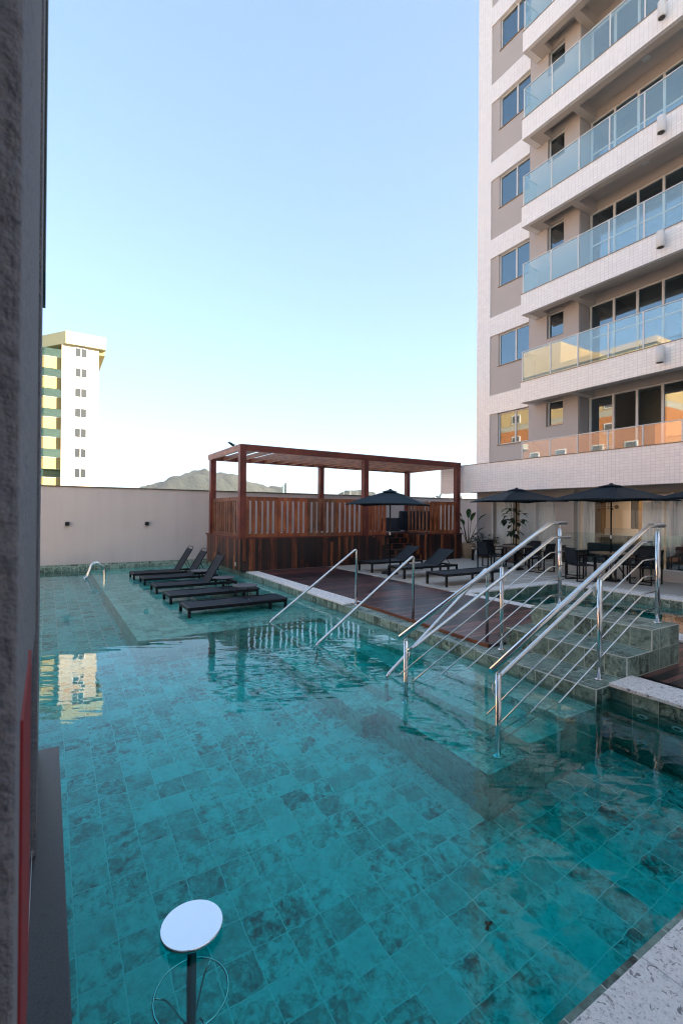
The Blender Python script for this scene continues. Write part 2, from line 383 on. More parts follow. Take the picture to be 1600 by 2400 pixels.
# coping right of the tiled steps and along the near edge
struct(MB().prism([(4.96, 1.0), (5.42, 1.0), (5.42, 2.735), (4.96, 2.735)], .13, .165).build('granite_coping', M['granite'], bevel=.004))
m = MB()
xs = [.10, 1.06, 2.02, 2.98, 3.94, 4.90, 5.86]
for a, b in zip(xs, xs[1:]): m.box(a, b-.003, -2.0, .975, .115, .15)
struct(m.build('granite_coping', M['granite'], bevel=.003))
struct(box(.1, 14, -5, .95, -1.6, .112).build('terrace', M['patio']))
# deck
m = MB(); m.prism([(5.02, 4.33), (7.62, 4.33), (7.76, 13.39), (5.36, 13.39), (5.29, 7.735), (5.19, 7.725)], .05, .17)
m.prism([(5.03, 4.33), (5.19, 7.72), (5.20, 7.72), (5.04, 4.33)], .13, .172)
struct(m.build('wooden_deck', M['deck']))
m = MB(); m.box(5.42, 7.55, .95, 2.735, .02, .125); m.box(6.52, 7.55, 2.735, 4.33, .02, .125)
struct(m.build('wooden_deck', M['deck']))
o = MB().prism([(4.985, 4.34), (5.015, 4.34), (5.19, 7.72), (5.155, 7.72)], .131, .178).build('deck_edge_board', wood('deck_edge_wood', [(.25, (.05, .014, .008)), (.5, (.12, .035, .015)), (.75, (.2, .07, .03))], 1)); struct(o)
# spa basin
m = MB(); m.box(7.6, 11.45, .95, 7.8, FZ, -.9); m.box(7.6, 7.93, .95, 7.8, -.9, .13); m.box(11.12, 11.45, .95, 7.8, -.9, .13)
m.box(7.93, 11.12, 7.47, 7.8, -.9, .13); m.box(7.93, 8.4, .95, 7.47, -.9, -.45); m.box(10.7, 11.12, .95, 7.47, -.9, -.25)
struct(m.build('spa_wall', M['stone_up']))
m = MB(); m.box(7.55, 7.95, .95, 7.82, .134, .168); m.box(11.10, 11.5, .95, 7.82, .134, .168); m.box(7.95, 11.10, 7.44, 7.82, .134, .168)
struct(m.build('granite_coping', M['granite'], bevel=.004))
# patio
m = MB(); m.box(7.77, 34, 7.83, 17.6, -.4, .165); m.box(11.51, 34, -5, 7.83, -.4, .165); m.box(5.4, 7.77, 13.4, 17.6, -.4, .165)
struct(m.build('patio', M['patio']))
m = MB()
for (x0, x1, y) in ((7.78, 13.8, 10.88), (8.1, 13.8, 8.35)): m.box(x0, x1, y-.03, y+.03, .160, .169)
m.box(11.6, 11.66, 2, 10.85, .160, .169)
struct(m.build('patio_joint', M['white']))
struct(m and box(-.9, 5.07, .9, 17.65, FZ-.1, 0).build('pool_water', M['water']))
struct(box(7.8, 11.3, .9, 7.6, -1.0, -.004).build('spa_water', M['water']))

# --- back wall
t = thing('boundary_wall', 'long mauve grey rendered boundary wall with a thin dark coping behind the pool', 'wall', (0, 17.75, 0))
def P(x, y, z): return (x, y-17.75, z)
MB().box(-14, 24, -.15, .15, -.5, 2.69).build('wall', M['stucco'], t)
MB().box(-14, 24, -.19, .19, 2.69, 2.725).build('coping', M['cap'], t)
MB().box(-14, 5.06, -.185, -.152, -.3, .19).build('skirting', M['stone_up'], t)
for x, lb in ((.54, 'small black cube wall light on the boundary wall, farther from the pergola'), (2.93, 'small black cube wall light on the boundary wall, nearer the pergola')):
    if x < 1:
        l0 = thing('wall_light', lb, 'wall light', (x, 17.6, 1.5), 0, 'cube lights on the boundary wall')
        MB().box(-.06, .06, -.11, -.012, -.06, .06).build('lamp_body', M['black'], l0, .004)
        MB().box(-.05, .05, -.012, 0, -.05, .05).build('back_plate', M['black'], l0)
    else: dup(l0, (x, 17.6, 1.5), 0, lb)

# --- left wall beside the camera
t = thing('poolside_building', 'rough grey rendered building corner close by on the left edge with a window opening', 'building', (-.5, .5, 0))
def L(mb): # local coordinates helper: world minus origin
    for v in mb.b.verts: v.co -= Vector((-.5, .5, 0))
    return mb
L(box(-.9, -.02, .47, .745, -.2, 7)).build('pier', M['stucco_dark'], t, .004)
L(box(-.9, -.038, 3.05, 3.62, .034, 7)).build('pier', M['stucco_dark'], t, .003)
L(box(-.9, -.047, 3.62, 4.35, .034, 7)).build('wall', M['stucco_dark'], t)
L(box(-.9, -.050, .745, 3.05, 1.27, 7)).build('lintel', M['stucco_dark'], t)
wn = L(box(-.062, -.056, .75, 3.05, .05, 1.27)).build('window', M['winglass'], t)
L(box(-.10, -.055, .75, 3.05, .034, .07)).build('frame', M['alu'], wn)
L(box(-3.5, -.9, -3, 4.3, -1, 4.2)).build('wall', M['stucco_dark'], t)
L(box(-3.5, .2, -1.7, -1.4, -1, 3.2)).build('wall', M['stucco_dark'], t)  # unseen wall added behind the viewpoint to darken the near pier face
o = tag(box(-.5, -.026, 3.63, 4.3, 3.46, 7.2).build('shutter_box', plain('dark_green_grey_metal', (.035, .055, .06), .5, 0, .1)), 'dark metal shutter box fixed high on the wall at the top left', 'shutter')
o = tag(box(-1.2, .092, -.6, 4.40, -.45, .03).build('bar_counter', M['darkgranite'], bevel=.004), 'dark grey granite bar ledge level with the water below the left wall', 'counter')
t = thing('alarm_box', 'red box fixed to the rough wall right beside the viewpoint at lower left', 'alarm box', (-.021, .665, 1.25))
MB().box(-.03, .0035, -.133, .135, 0, .455).build('body', M['red'], t, .002)
MB().box(-.03, .0025, -.10, .10, .02, .44).build('back_plate', M['lampwhite'], t)

# ================================================================== TILED STEPS BRIDGE
t = thing('tiled_steps', 'green stone tiled steps rising from the pool between two steel railings', 'steps', (5, 3.5, 0))
def blk(mb, name, mat=M['stone'], bev=0):
    for v in mb.b.verts: v.co -= Vector((5, 3.5, 0))
    o = mb.build(name, mat, t)
    # keep tile figure aligned with world metres
    for lp in o.data.uv_layers[0].data: pass
    return o
YA, YB = 2.74, 4.33
zs = [(3.165, -.62), (3.70, -.375), (4.23, -.13), (4.75, .13), (5.33, .362), (5.86, .598)]
def uvfix(o, off):
    me = o.data; ul = me.uv_layers[0].data
    for p_ in me.polygons:
        n = p_.normal; ax = max(range(3), key=lambda i: abs(n[i]))
        for li in p_.loop_indices:
            c = me.vertices[me.loops[li].vertex_index].co+Vector(off)
            ul[li].uv = (c.x, c.y) if ax == 2 else ((c.y, c.z) if ax == 0 else (c.x, c.z))
xe = [z[0] for z in zs[1:]]+[6.5]
for (x0, z1), x1 in zip(zs, xe):
    zb = FZ if x0 < 4.9 else .02
    o = blk(box(x0, x1, YA, YB, zb, z1), 'step', M['stone_up'] if z1 > 0 else M['stone_lit']); uvfix(o, (5, 3.5, 0))
# pale grout/edge trims on the nosings and corners
m = MB()
for (x0, z1), (xp, zp) in zip(zs[3:], [(0, -.1), (0, .13), (0, .362)]):
    m.box(x0-.0015, x0+.008, YA-.0015, YB, z1-.008, z1+.0015)
    m.box(x0-.0015, x0+.009, YA-.0015, YA+.009, zp, z1)
for (x0, z1), x1 in zip(zs[3:], xe[3:]): m.box(x0, x1, YA-.0018, YA+.006, z1-.006, z1+.0018)
blk(m, 'edge_trim', plain('pale_grout', (.62, .66, .63), .6))

# ================================================================== RAILINGS
SL = .4675
def railing(yc, side, label):
    """side=+1: bars on the +Y side of the posts (towards the inner stair)"""
    t = thing('stair_railing', label, 'railing', (3.455, yc, -.62), 0, 'steel railings of the tiled steps')
    O = Vector((3.455, yc, -.62))
    def T(path, r_, name, par=t, n=14, mb=None):
        m = mb or MB(); m.tube([Vector(p)-O for p in path], r_, n); return m.build(name, M['steel'], par) if mb is None else m
    zr = lambda x: 1.785-(6.11-x)*SL
    for x, z0, zt in ((3.47, -.62, zr(3.47)-.085), (5.08, .13, zr(5.08)-.10), (6.33, .598, 1.70)):
        p = T([(x, yc, z0), (x, yc, zt)], .0265, 'post')
        T([(x, yc, zt), (x, yc, zt+.012)], [.0265, .018], 'cap', p)
        T([(x, yc, zt+.01), (x, yc, min(zr(x), 1.785)-.012)], .007, 'pin', p, 8)
        m = MB(); m.lathe([(.05, 0), (.05, .008), (.044, .014), (.026, .016)], Vector((x, yc, z0))-O, 24); m.build('flange', M['steel'], p)
    T(bend([(3.37, yc, zr(3.37)), (6.11, yc, 1.785), (6.47, yc, 1.785)], .03, 4), .0285, 'handrail', n=18)
    y2 = yc+side*.062
    zs2 = lambda x: 1.585-(6.08-x)*SL
    T(bend([(3.47, yc+side*.02, zs2(3.52)-.035), (3.53, y2, zs2(3.53)), (6.08, y2, 1.585), (6.30 if side > 0 else 6.47, y2, 1.585)], .03, 4), .0215, 'second_handrail')
    for x in (3.47, 5.08):
        zz = zs2(x)
        T([(x, yc+side*.02, zz-.09), (x, yc+side*.045, zz-.105), (x, yc+side*.062, zz-.085), (x, yc+side*.062, zz-.015)], .006, 'bracket', n=8)
    y3 = yc+side*.033
    for z in (1.375, 1.172, .973, .768):
        T(bend([(3.36, y3, z-.01-(6.05-3.36)*SL), (6.05, y3, z-.01), (6.36, y3, z)], .02, 3), .0078, 'bar', n=10)
    return t
railing(2.9, 1, 'polished steel stair railing on the near side of the tiled steps')
railing(4.2, -1, 'polished steel stair railing on the far side of the tiled steps')
def simple_rail(y, x0, label, ztop=1.19, xl=3.31, zf=-.86):
    t = thing('pool_handrail', label, 'handrail', (x0, y, .13), 0, 'single steel handrails down into the pool')
    O = Vector((x0, y, .13))
    pts = bend([(x0, y, .13), (x0, y, ztop+.03), (xl, y, .0), (xl, y, zf)], .075, 8)
    MB().tube([Vector(p)-O for p in pts], .0215, 16).build('rail', M['steel'], t)
    for x, z in ((x0, .13), (xl, zf)): MB().lathe([(.045, 0), (.045, .008), (.022, .013)], Vector((x, y, z))-O, 22).build('flange', M['steel'], t)
simple_rail(7.70, 5.11, 'slim steel handrail at the end of the granite coping, nearest the loungers')
simple_rail(6.02, 5.12, 'slim steel handrail in the middle of the pool steps')
simple_rail(4.46, 5.10, 'slim steel handrail beside the far stair railing of the tiled steps', 1.15, 3.40)

# ladder-like grab rail on the shelf edge
t = thing('grab_rail', 'pair of arched steel grab rails at the far left of the pool', 'grab rail', (1.17, 15.3, -.15))
for dy in (.12, -.13):
    pts = bend([(-.27, dy, -.35), (-.27, dy, .16), (-.20, dy, .2), (-.08, dy, .56), (.06, dy, .60), (.24, dy, .44), (.25, dy, .1), (.25, dy, 0)], .12, 6)
    MB().tube(pts, .024, 14).build('rail', M['steel'], t)

# bar stool
t = thing('bar_stool', 'round steel bar stool standing in the pool beside the granite bar ledge', 'stool', (.572, 2.185, FZ))
zS = .035-FZ
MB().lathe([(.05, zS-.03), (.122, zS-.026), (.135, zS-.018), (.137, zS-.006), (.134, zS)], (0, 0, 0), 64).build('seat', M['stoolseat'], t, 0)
MB().lathe([(.13, 0), (.13, .012), (.03, .03), (.0205, .05), (.0205, zS-.02)], (0, 0, 0), 32).build('pole', plain('shaded_steel', (.30, .36, .40), .3, 1), t)  # pole steel darkened, its shade put into the colour
zr_ = -.45-FZ
m = MB(); m.tube([(.162*math.cos(a*math.pi/24), .162*math.sin(a*math.pi/24), zr_) for a in range(48)], .0055, 8, closed=True); m.build('foot_ring', M['steel'], t)
for k in range(3):
    a = R(42+117*k); c, s_ = math.cos(a), math.sin(a)
    MB().tube(bend([(.018*c, .018*s_, zr_-.22), (.06*c, .06*s_, zr_-.13), (.11*c, .11*s_, zr_-.02), (.162*c, .162*s_, zr_)], .05, 5), .005, 8).build('spoke', M['steel'], t)

# ================================================================== PERGOLA
t = thing('pergola', 'dark red timber pergola on a clad base with slatted railing by the boundary wall', 'pergola', (4.85, 13.4, .17))
PO = Vector((4.85, 13.4, .17))
def pp(mb, name, mat, par=t, bev=0):
    for v in mb.b.verts: v.co -= PO
    o = mb.build(name, mat, par, bev); uvfix(o, PO); return o
BX1, BY1 = 13.9, 16.9
m = MB(); m.box(4.83, 10.2, 13.45, BY1, .17, 1.13); m.box(12.1, BX1, 13.45, BY1, .17, 1.13); m.box(10.2, 12.1, 14.75, BY1, .17, 1.13)
pp(m, 'clad_base', M['clad'])
for k in range(4): pp(box(10.2, 12.1, 13.75+.25*k, 14.75, .17+.2*k, .17+.2*(k+1)), 'step', M['clad'])
m = MB(); m.box(4.78, 10.22, 13.42, 13.5, 1.13, 1.175); m.box(12.08, 13.95, 13.42, 13.5, 1.13, 1.175); m.box(4.78, 4.86, 13.5, BY1, 1.13, 1.175)
pp(m, 'ledge', M['beamx'])
pp(box(4.86, 13.9, 14.8, BY1, 1.13, 1.15), 'floor', M['deck'])
posts = [(4.885, 13.5), (9.29, 13.5), (13.67, 13.5), (4.885, 16.45), (9.29, 16.6), (13.72, 16.6)]
for x, y in posts: pp(box(x-.095, x+.095, y-.095, y+.095, 1.175 if y < 14 else 1.15, 3.735), 'post', M['post'], bev=.004)
pp(box(4.79, 13.79, 13.405, 13.475, 3.735, 3.93), 'front_beam', M['beamx'], bev=.003)
pp(box(4.79, 13.79, 16.62, 16.69, 3.735, 3.93), 'back_beam', M['beamx'], bev=.003)
pp(box(4.79, 4.86, 13.477, 16.62, 3.735, 3.93), 'side_beam', M['beamy'], bev=.003)
pp(box(13.72, 13.79, 13.477, 16.62, 3.735, 3.93), 'side_beam', M['beamy'], bev=.003)
x = 5.3
while x < 13.6:
    pp(box(x, x+.06, 13.477, 16.62, 3.745, 3.88), 'rafter', M['beamy']); x += .52
def fence(x0, x1, y, axis, name='fence_panel', nsl=5, z0=1.178, z1=2.385, mat=None):
    m = MB(); d = .022
    def bb(a0, a1, b0, b1, zz0, zz1):
        if axis == 'x': m.box(a0, a1, y+b0, y+b1, zz0, zz1)
        else: m.box(y+b0, y+b1, a0, a1, zz0, zz1)
    wst = .085
    bb(x0, x0+wst, -d, d, z0, z1); bb(x1-wst, x1, -d, d, z0, z1)
    bb(x0+wst, x1-wst, -d, d, z1-.12, z1); bb(x0+wst, x1-wst, -d, d, z0, z0+.10)
    L_ = x1-x0-2*wst; ws = .095; gp = (L_-ws*(nsl-1))/nsl
    for k in range(nsl-1):
        a = x0+wst+gp+k*(gp+ws); bb(a, a+ws, -.018, .012, z0+.10, z1-.12)
    # slats doubled behind, offset
    for k in range(nsl-1):
        a = x0+wst+gp*.2+k*(gp+ws)+random.uniform(-.012, .012); bb(a, a+ws*.28, .03, .045, z0+.12, z1-.14)
    return pp(m, name, mat or M['slat'])
cols = [WS, [(.25, (.05, .012, .009)), (.42, (.13, .032, .014)), (.55, (.24, .07, .026)), (.7, (.34, .12, .045))],
        [(.25, (.03, .012, .01)), (.42, (.08, .03, .018)), (.55, (.16, .065, .035)), (.7, (.26, .12, .06))]]
smats = [wood('ipe_slat_%s' % n_, c, 2) for n_, c in zip(('red', 'orange', 'brown'), cols)]
fx = [4.99, 6.02, 7.06, 8.12, 9.19]
for i in range(4): fence(fx[i], fx[i+1]-.012, 13.47, 'x', mat=smats[(1, 0, 2, 1)[i]])
fence(9.39, 10.13, 13.47, 'x', nsl=4, mat=smats[0])
fence(12.25, 13.57, 13.47, 'x', nsl=6, mat=smats[1])
for a, b in ((13.61, 14.55), (14.57, 15.45), (15.47, 16.35)): fence(a, b, 4.89, 'y', nsl=4, mat=smats[2])
fence(13.5, 14.62, 12.16, 'y', nsl=5, mat=smats[2]); fence(13.5, 14.7, 10.18, 'y', nsl=5, mat=smats[0])
for a, b in ((13.61, 14.6), (14.62, 15.6), (15.62, 16.5)): fence(a, b, 13.72, 'y', nsl=4, mat=smats[1])
m = MB(); m.box(-.035, .035, -.008, 0, -.055, .055); m.box(-.012, .012, -.011, -.008, -.02, .02)
o = m.build('power_outlet', M['outlet']); o.location = (4.828, 13.86, .35); o.rotation_euler = (0, 0, R(-90)); tag(o, 'small white power outlet plate on the side of the pergola base', 'outlet')
pp(box(5.0, 9.9, 13.56, 13.72, 1.152, 1.31), 'inner_ledge', M['white'])
# lounge sofa inside the pergola
t = thing('lounge_sofa', 'dark cushioned sofa inside the right end of the timber pergola', 'sofa', (12.9, 15.6, 1.15))
MB().box(-.8, .8, -.5, .5, .1, .42).build('seat', M['sling'], t, .04)
MB().box(-.8, .8, -.62, -.42, .1, .88).build('backrest', M['sling'], t, .05)
for s_ in (-1, 1): MB().box(s_*.9-.09, s_*.9+.09, -.6, .5, .05, .6).build('armrest', M['sling'], t, .04)

# bird on the pergola
t = thing('bird', 'small dark bird perched on the front left corner of the pergola roof', 'bird', (4.84, 14.3, 3.93), R(200))
m = MB(); rg = [(-.17, .004), (-.10, .014), (-.04, .034), (.02, .042), (.07, .032), (.10, .028), (.125, .026), (.145, .012), (.175, .002)]
m.tube([(x_, 0, .085+x_*.45 if x_ < .08 else .085+.08*.45+(x_-.08)*.2) for x_, _ in rg], [b_ for _, b_ in rg], 10); m.build('body', M['black'], t)
for s_ in (-1, 1):
    MB().tube([(.0, s_*.012, .07), (.005, s_*.014, 0)], .003, 6).build('leg', M['black'], t)
    mm = MB(); mm.prism([(-.12, s_*.02), (.04, s_*.03), (.03, s_*.045), (-.05, s_*.04)], .08, .095); mm.build('wing', M['black'], t)

# ================================================================== LOUNGERS
def make_lounger(ang, label):
    t = thing('sun_lounger', label, 'sun lounger', (0, 0, 0))
    Lx, W2, zt = 1.98, .335, .305
    m = MB()
    for s_ in (-1, 1): m.box(0, Lx, s_*W2-.02, s_*W2+.02, zt-.062, zt)
    m.box(.0, .05, -W2+.02, W2-.02, zt-.062, zt-.004); m.box(Lx-.05, Lx, -W2+.02, W2-.02, zt-.06, zt-.012); m.box(1.24, 1.28, -W2+.02, W2-.02, zt-.06, zt-.02)
    m.build('frame', M['black'], t, .004)
    for x, s_ in ((.028, -1), (.028, 1), (1.62, -1), (1.62, 1), (Lx-.03, -1), (Lx-.03, 1)):
        box(x-.026, x+.026, s_*W2-.0225, s_*W2+.0225, 0, zt-.062).build('leg', M['black'], t, .003)
    m = MB(); n = 14
    pts = [(.012+(1.235)*k/n, zt+.004-.018*math.sin(math.pi*k/n)+(-.016 if k == 0 else 0)) for k in range(n+1)]
    for (xa, za), (xb, zb) in zip(pts, pts[1:]):
        for dz, flip in ((0, 0), (-.006, 1)):
            q = [(xa, -W2+.012, za+dz), (xb, -W2+.012, zb+dz), (xb, W2-.012, zb+dz), (xa, W2-.012, za+dz)]
            m.quad(q)
    for s_ in (-1, 1):
        pass
    m.build('seat', M['sling'], t)
    # backrest hinged at x=1.27
    Lb = .745; ca, sa = math.cos(ang), math.sin(ang); hx, hz = 1.27, zt-.004
    def bp(d, y, h=0): return (hx+d*ca-h*sa, y, hz+d*sa+h*ca)
    m = MB()
    for k in range(8):
        d0, d1 = Lb*k/8, Lb*(k+1)/8; h0, h1 = [.010-.014*math.sin(math.pi*(k+j)/8) for j in (0, 1)]
        m.quad([bp(d0, -W2+.035, h0), bp(d1, -W2+.035, h1), bp(d1, W2-.035, h1), bp(d0, W2-.035, h0)])
        m.quad([bp(d0, -W2+.035, h0-.006), bp(d1, -W2+.035, h1-.006), bp(d1, W2-.035, h1-.006), bp(d0, W2-.035, h0-.006)])
    b_ = m.build('backrest', M['sling'], t)
    m = MB()
    for s_ in (-1, 1): m.bar(bp(0, s_*(W2-.035)), bp(Lb, s_*(W2-.035)), .022, .024, (0, 1, 0))
    m.bar(bp(Lb, -W2+.045), bp(Lb, W2-.045), .02, .02)
    m.build('backrest_frame', M['black'], b_)
    if ang > .8:
        MB().tube(bend([bp(Lb, -W2+.05), bp(Lb+.085, -W2+.09), bp(Lb+.085, W2-.09), bp(Lb, W2-.05)], .05, 5), .009, 8).build('handle', M['black'], b_)
    for s_ in (-1, 1):
        m = MB()
        if ang > .1: m.tube([bp(.42, s_*.22, -.01), (hx+.42*ca+.22, s_*.22, zt-.07), (hx+.60, s_*.22, zt-.085)], .009, 8)
        else: m.tube(bend([(1.45, s_*.22, zt-.03), (1.47, s_*.22, zt-.20), (1.66, s_*.22, zt-.20), (1.70, s_*.22, zt-.06)], .04, 4), .008, 8)
        m.build('strut', M['black'], t)
    return t
GP = 'sun loungers standing in the shallow pool'
flat = make_lounger(0, 'flat charcoal sun lounger standing in the pool nearest the steps'); flat['group'] = GP; flat.location = (2.19, 9.18, -.15)
dup(flat, (2.18, 10.67, -.15), 0, 'flat charcoal sun lounger in the pool, second from the steps')
up = make_lounger(R(59), 'charcoal sun lounger in the pool with raised back, nearest of the three raised ones'); up['group'] = GP; up.location = (2.17, 12.12, -.15)
dup(up, (2.15, 13.62, -.15), 0, 'charcoal sun lounger in the pool with raised back, middle of the three raised ones')
dup(up, (2.06, 14.82, -.15), 0, 'charcoal sun lounger in the pool with raised back, farthest from the camera')
GQ = 'sun loungers on the patio'
dup(flat, (8.04, 8.62, .17), 0, 'flat charcoal sun lounger on the patio beside the spa pool', GQ)
mid = make_lounger(R(33), 'charcoal patio sun lounger with half raised back in front of the parasol base'); mid['group'] = GQ; mid.location = (8.05, 10.2, .17)
dup(mid, (8.08, 11.72, .17), 0, 'charcoal patio sun lounger with half raised back close to the pergola', GQ)
# side tables in the pool
t = thing('side_table', 'small round grey side table in the pool nearest the steps', 'side table', (3.6, 9.72, -.15), 0, 'round side tables between the pool loungers')
MB().lathe([(.25, .488), (.262, .492), (.262, .505), (.256, .51)], (0, 0, 0), 40).build('tabletop', plain('grey_table_top', (.10, .11, .13), .35, 0, .1), t)
for k in range(3):
    a = R(30+120*k); MB().tube([(.19*math.cos(a), .19*math.sin(a), 0), (.17*math.cos(a), .17*math.sin(a), .49)], .008, 8).build('leg', M['black'], t)
dup(t, (3.6, 11.15, -.15), 0, 'small round grey side table in the pool, middle of the three')
dup(t, (3.5, 12.75, -.15), 0, 'small round grey side table in the pool, farthest from the camera')

# ================================================================== PARASOLS
def parasol(loc, half, rot, zr, zt, label, zg=.17):
    t = thing('parasol', label, 'parasol', (loc[0], loc[1], zg), rot, 'dark parasols on the patio')
    zr -= zg; zt -= zg
    MB().lathe([(.245, 0), (.245, .03), (.20, .055), (.06, .075), (.035, .10), (.035, .26), (.02, .27)], (0, 0, 0), 32).build('base', M['black'], t)
    MB().tube([(0, 0, .05), (0, 0, zt-.03)], .019, 14).build('pole', M['black'], t)
    MB().lathe([(.021, 1.12), (.024, 1.13), (.024, 1.20), (.021, 1.21)], (0, 0, 0), 14).build('clamp', M['alu'], t)
    m = MB(); n = 8; rings = []
    per = []
    for k in range(4):
        a0, a1 = R(45+90*k), R(45+90*(k+1))
        c0 = Vector((math.cos(a0), math.sin(a0), 0))*half*1.414; c1 = Vector((math.cos(a1), math.sin(a1), 0))*half*1.414
        for j in range(n): per.append((c0.lerp(c1, j/n), j/n))
    K = 9
    for i in range(K+1):
        q = .06+.94*i/K; ring = []
        for c, tt in per:
            edge = math.sin(math.pi*tt)
            z = zt-.02-(zt-.02-zr)*q**1.12 - .035*q*edge*(1-q)*2 + .03*edge*q*q
            sc_ = 1-.045*edge*q
            ring.append(m.b.verts.new((c.x*q*sc_, c.y*q*sc_, z)))
        rings.append(ring)
    for A, B in zip(rings, rings[1:]):
        for j in range(len(A)): m.b.faces.new((A[j], A[(j+1) % len(A)], B[(j+1) % len(A)], B[j]))
    # valance
    low = [m.b.verts.new((v.co.x*.998, v.co.y*.998, v.co.z-.028)) for v in rings[-1]]
    for j in range(len(low)): m.b.faces.new((rings[-1][j], rings[-1][(j+1) % len(low)], low[(j+1) % len(low)], low[j]))
    m.b.faces.new(rings[0])
    o = m.build('canopy', M['canopy'], t); sm = o.modifiers.new('thick', 'SOLIDIFY'); sm.thickness = .004
    m = MB()
    q = .26; rr_ = []
    for i, qq in enumerate((.02, .11, .20)):
        rr_.append([m.b.verts.new((c.x*qq, c.y*qq, zt+.012-(zt-zr)*qq*.80)) for c, _ in per])
    for A, B in zip(rr_, rr_[1:]):
        for j in range(len(A)): m.b.faces.new((A[j], A[(j+1) % len(A)], B[(j+1) % len(A)], B[j]))
    m.b.faces.new(rr_[0])
    cp = m.build('vent_cap', M['canopy'], t); sm = cp.modifiers.new('thick', 'SOLIDIFY'); sm.thickness = .004
    MB().lathe([(.03, zt), (.05, zt+.01), (.045, zt+.022), (.012, zt+.03)], (0, 0, 0), 16).build('finial', M['black'], t)
    for k in range(8):
        a = R(45*k); L_ = half*(1.414 if k % 2 else 1.0)*.97
        MB().bar((0, 0, zt-.10), (L_*math.cos(a), L_*math.sin(a), zr-.012), .012, .018).build('rib', M['black'], t)
    MB().tube(bend([(.32, -.52, zt-.16), (.46, -.58, zt-.20), (.50, -.40, zt-.17), (.34, -.36, zt-.13)], .06, 4), .006, 6).build('tie_strap', M['canopy'], t)
    return t
parasol((8.45, 10.98), 1.06, R(-31.7-45+29), 2.17, 2.60, 'blue black square parasol between the patio loungers in front of the pergola')
parasol((12.70, 9.95), 1.07, R(-31.7-45-34), 2.33, 2.74, 'black square parasol over the farther patio dining table')
parasol((12.78, 7.0), 1.12, R(-31.7-45-22), 2.31, 2.74, 'black square parasol over the nearer patio dining table')
parasol((12.98, 4.35), 1.1, R(-31.7-45-25), 2.31, 2.74, 'black parasol cut off by the right edge of the photo')

# ================================================================== DINING SETS
def dining_table(loc, label):
    t = thing('dining_table', label, 'table', (loc[0], loc[1], .17), 0, 'round patio dining tables')
    m = MB(); m.lathe([(.035, .715), (.50, .715), (.51, .72), (.51, .737), (.505, .742), (.035, .742)], (0, 0, 0), 40, False)
    m.build('tabletop', wood('grey_teak', [(.2, (.06, .045, .035)), (.5, (.12, .09, .07)), (.8, (.18, .14, .11))], 0), t)
    for k in range(4):
        a = R(45+90*k); c, s_ = math.cos(a), math.sin(a)
        m = MB(); m.bar((.40*c, .40*s_, 0), (.40*c, .40*s_, .71), .03, .03); m.bar((.40*c, .40*s_, .03), (.06*c, .06*s_, .60), .022, .022)
        m.build('leg', M['black'], t)
    m = MB(); m.bar((-.4, 0, .70), (.4, 0, .70), .03, .02); m.bar((0, -.4, .68), (0, .4, .68), .03, .02); m.build('under_frame', M['black'], t)
    return t
dining_table((12.70, 9.95), 'round dark dining table under the farther patio parasol')
dining_table((12.78, 7.0), 'round dark dining table under the nearer patio parasol')
def chair(label):
    t = thing('dining_chair', label, 'chair', (0, 0, 0), 0, 'black sling chairs around the patio dining tables')
    for s_ in (-1, 1):
        m = MB(); y = s_*.28
        m.bar((-.26, y, .0), (-.26, y, .64), .028, .035); m.bar((.24, y, 0), (.24, y, .64), .028, .035)
        m.bar((-.275, y, .012), (.255, y, .012), .028, .024); m.bar((-.275, y, .648), (.255, y, .648), .04, .022)
        m.build('side_frame', M['black'], t, .003)
    m = MB(); n = 8
    for k in range(n):
        a, b_ = k/n, (k+1)/n
        xa, xb = -.23+.47*a, -.23+.47*b_; za, zb = [.43-.02*math.sin(math.pi*v) for v in (a, b_)]
        m.quad([(xa, -.25, za), (xb, -.25, zb), (xb, .25, zb), (xa, .25, za)]); m.quad([(xa, -.25, za-.012), (xb, -.25, zb-.012), (xb, .25, zb-.012), (xa, .25, za-.012)])
    m.build('seat', M['sling'], t)
    m = MB(); P_ = [(-.20, .40), (-.245, .48), (-.265, .60), (-.285, .74), (-.31, .855)]
    for (xa, za), (xb, zb) in zip(P_, P_[1:]):
        m.quad([(xa, -.255, za), (xb, -.255, zb), (xb, .255, zb), (xa, .255, za)]); m.quad([(xa-.012, -.255, za), (xb-.012, -.255, zb), (xb-.012, .255, zb), (xa-.012, .255, za)])
    for s_ in (-1, 1):
        m.quad([(P_[i][0], s_*.255, P_[i][1]) for i in range(5)]+[(P_[i][0]-.012, s_*.255, P_[i][1]) for i in range(4, -1, -1)])
    o = m.build('backrest', M['sling'], t)
    for xx, zz in ((-.30, .86), (-.26, .42), (.23, .40)): MB().bar((xx, -.262, zz), (xx, .262, zz), .022, .022).build('crossbar', M['black'], t)
    return t
spots = [((11.95, 10.35), -15, 'black sling chair on the pergola side of the farther patio table'),
         ((12.80, 9.12), 95, 'black sling chair between the two patio tables, at the farther table'),
         ((13.52, 10.1), 185, 'black sling chair behind the farther patio table by the curtains'),
         ((12.75, 10.85), 268, 'black sling chair at the farther patio table next to the planters'),
         ((12.10, 7.42), -28, 'black sling chair in front left of the nearer patio table'),
         ((12.62, 7.95), -75, 'black sling chair at the left of the nearer patio table, behind another chair'),
         ((12.95, 6.22), 92, 'black sling chair at the right of the nearer patio table behind the steel post'),
         ((13.62, 6.7), 170, 'black sling chair on the house side of the nearer patio table')]
for i, (p, a, lb) in enumerate(spots):
    c = chair(lb) if i == 0 else dup(c0, None, None, lb)
    if i == 0: c0 = c
    c.location = (p[0], p[1], .17); c.rotation_euler = (0, 0, R(a))

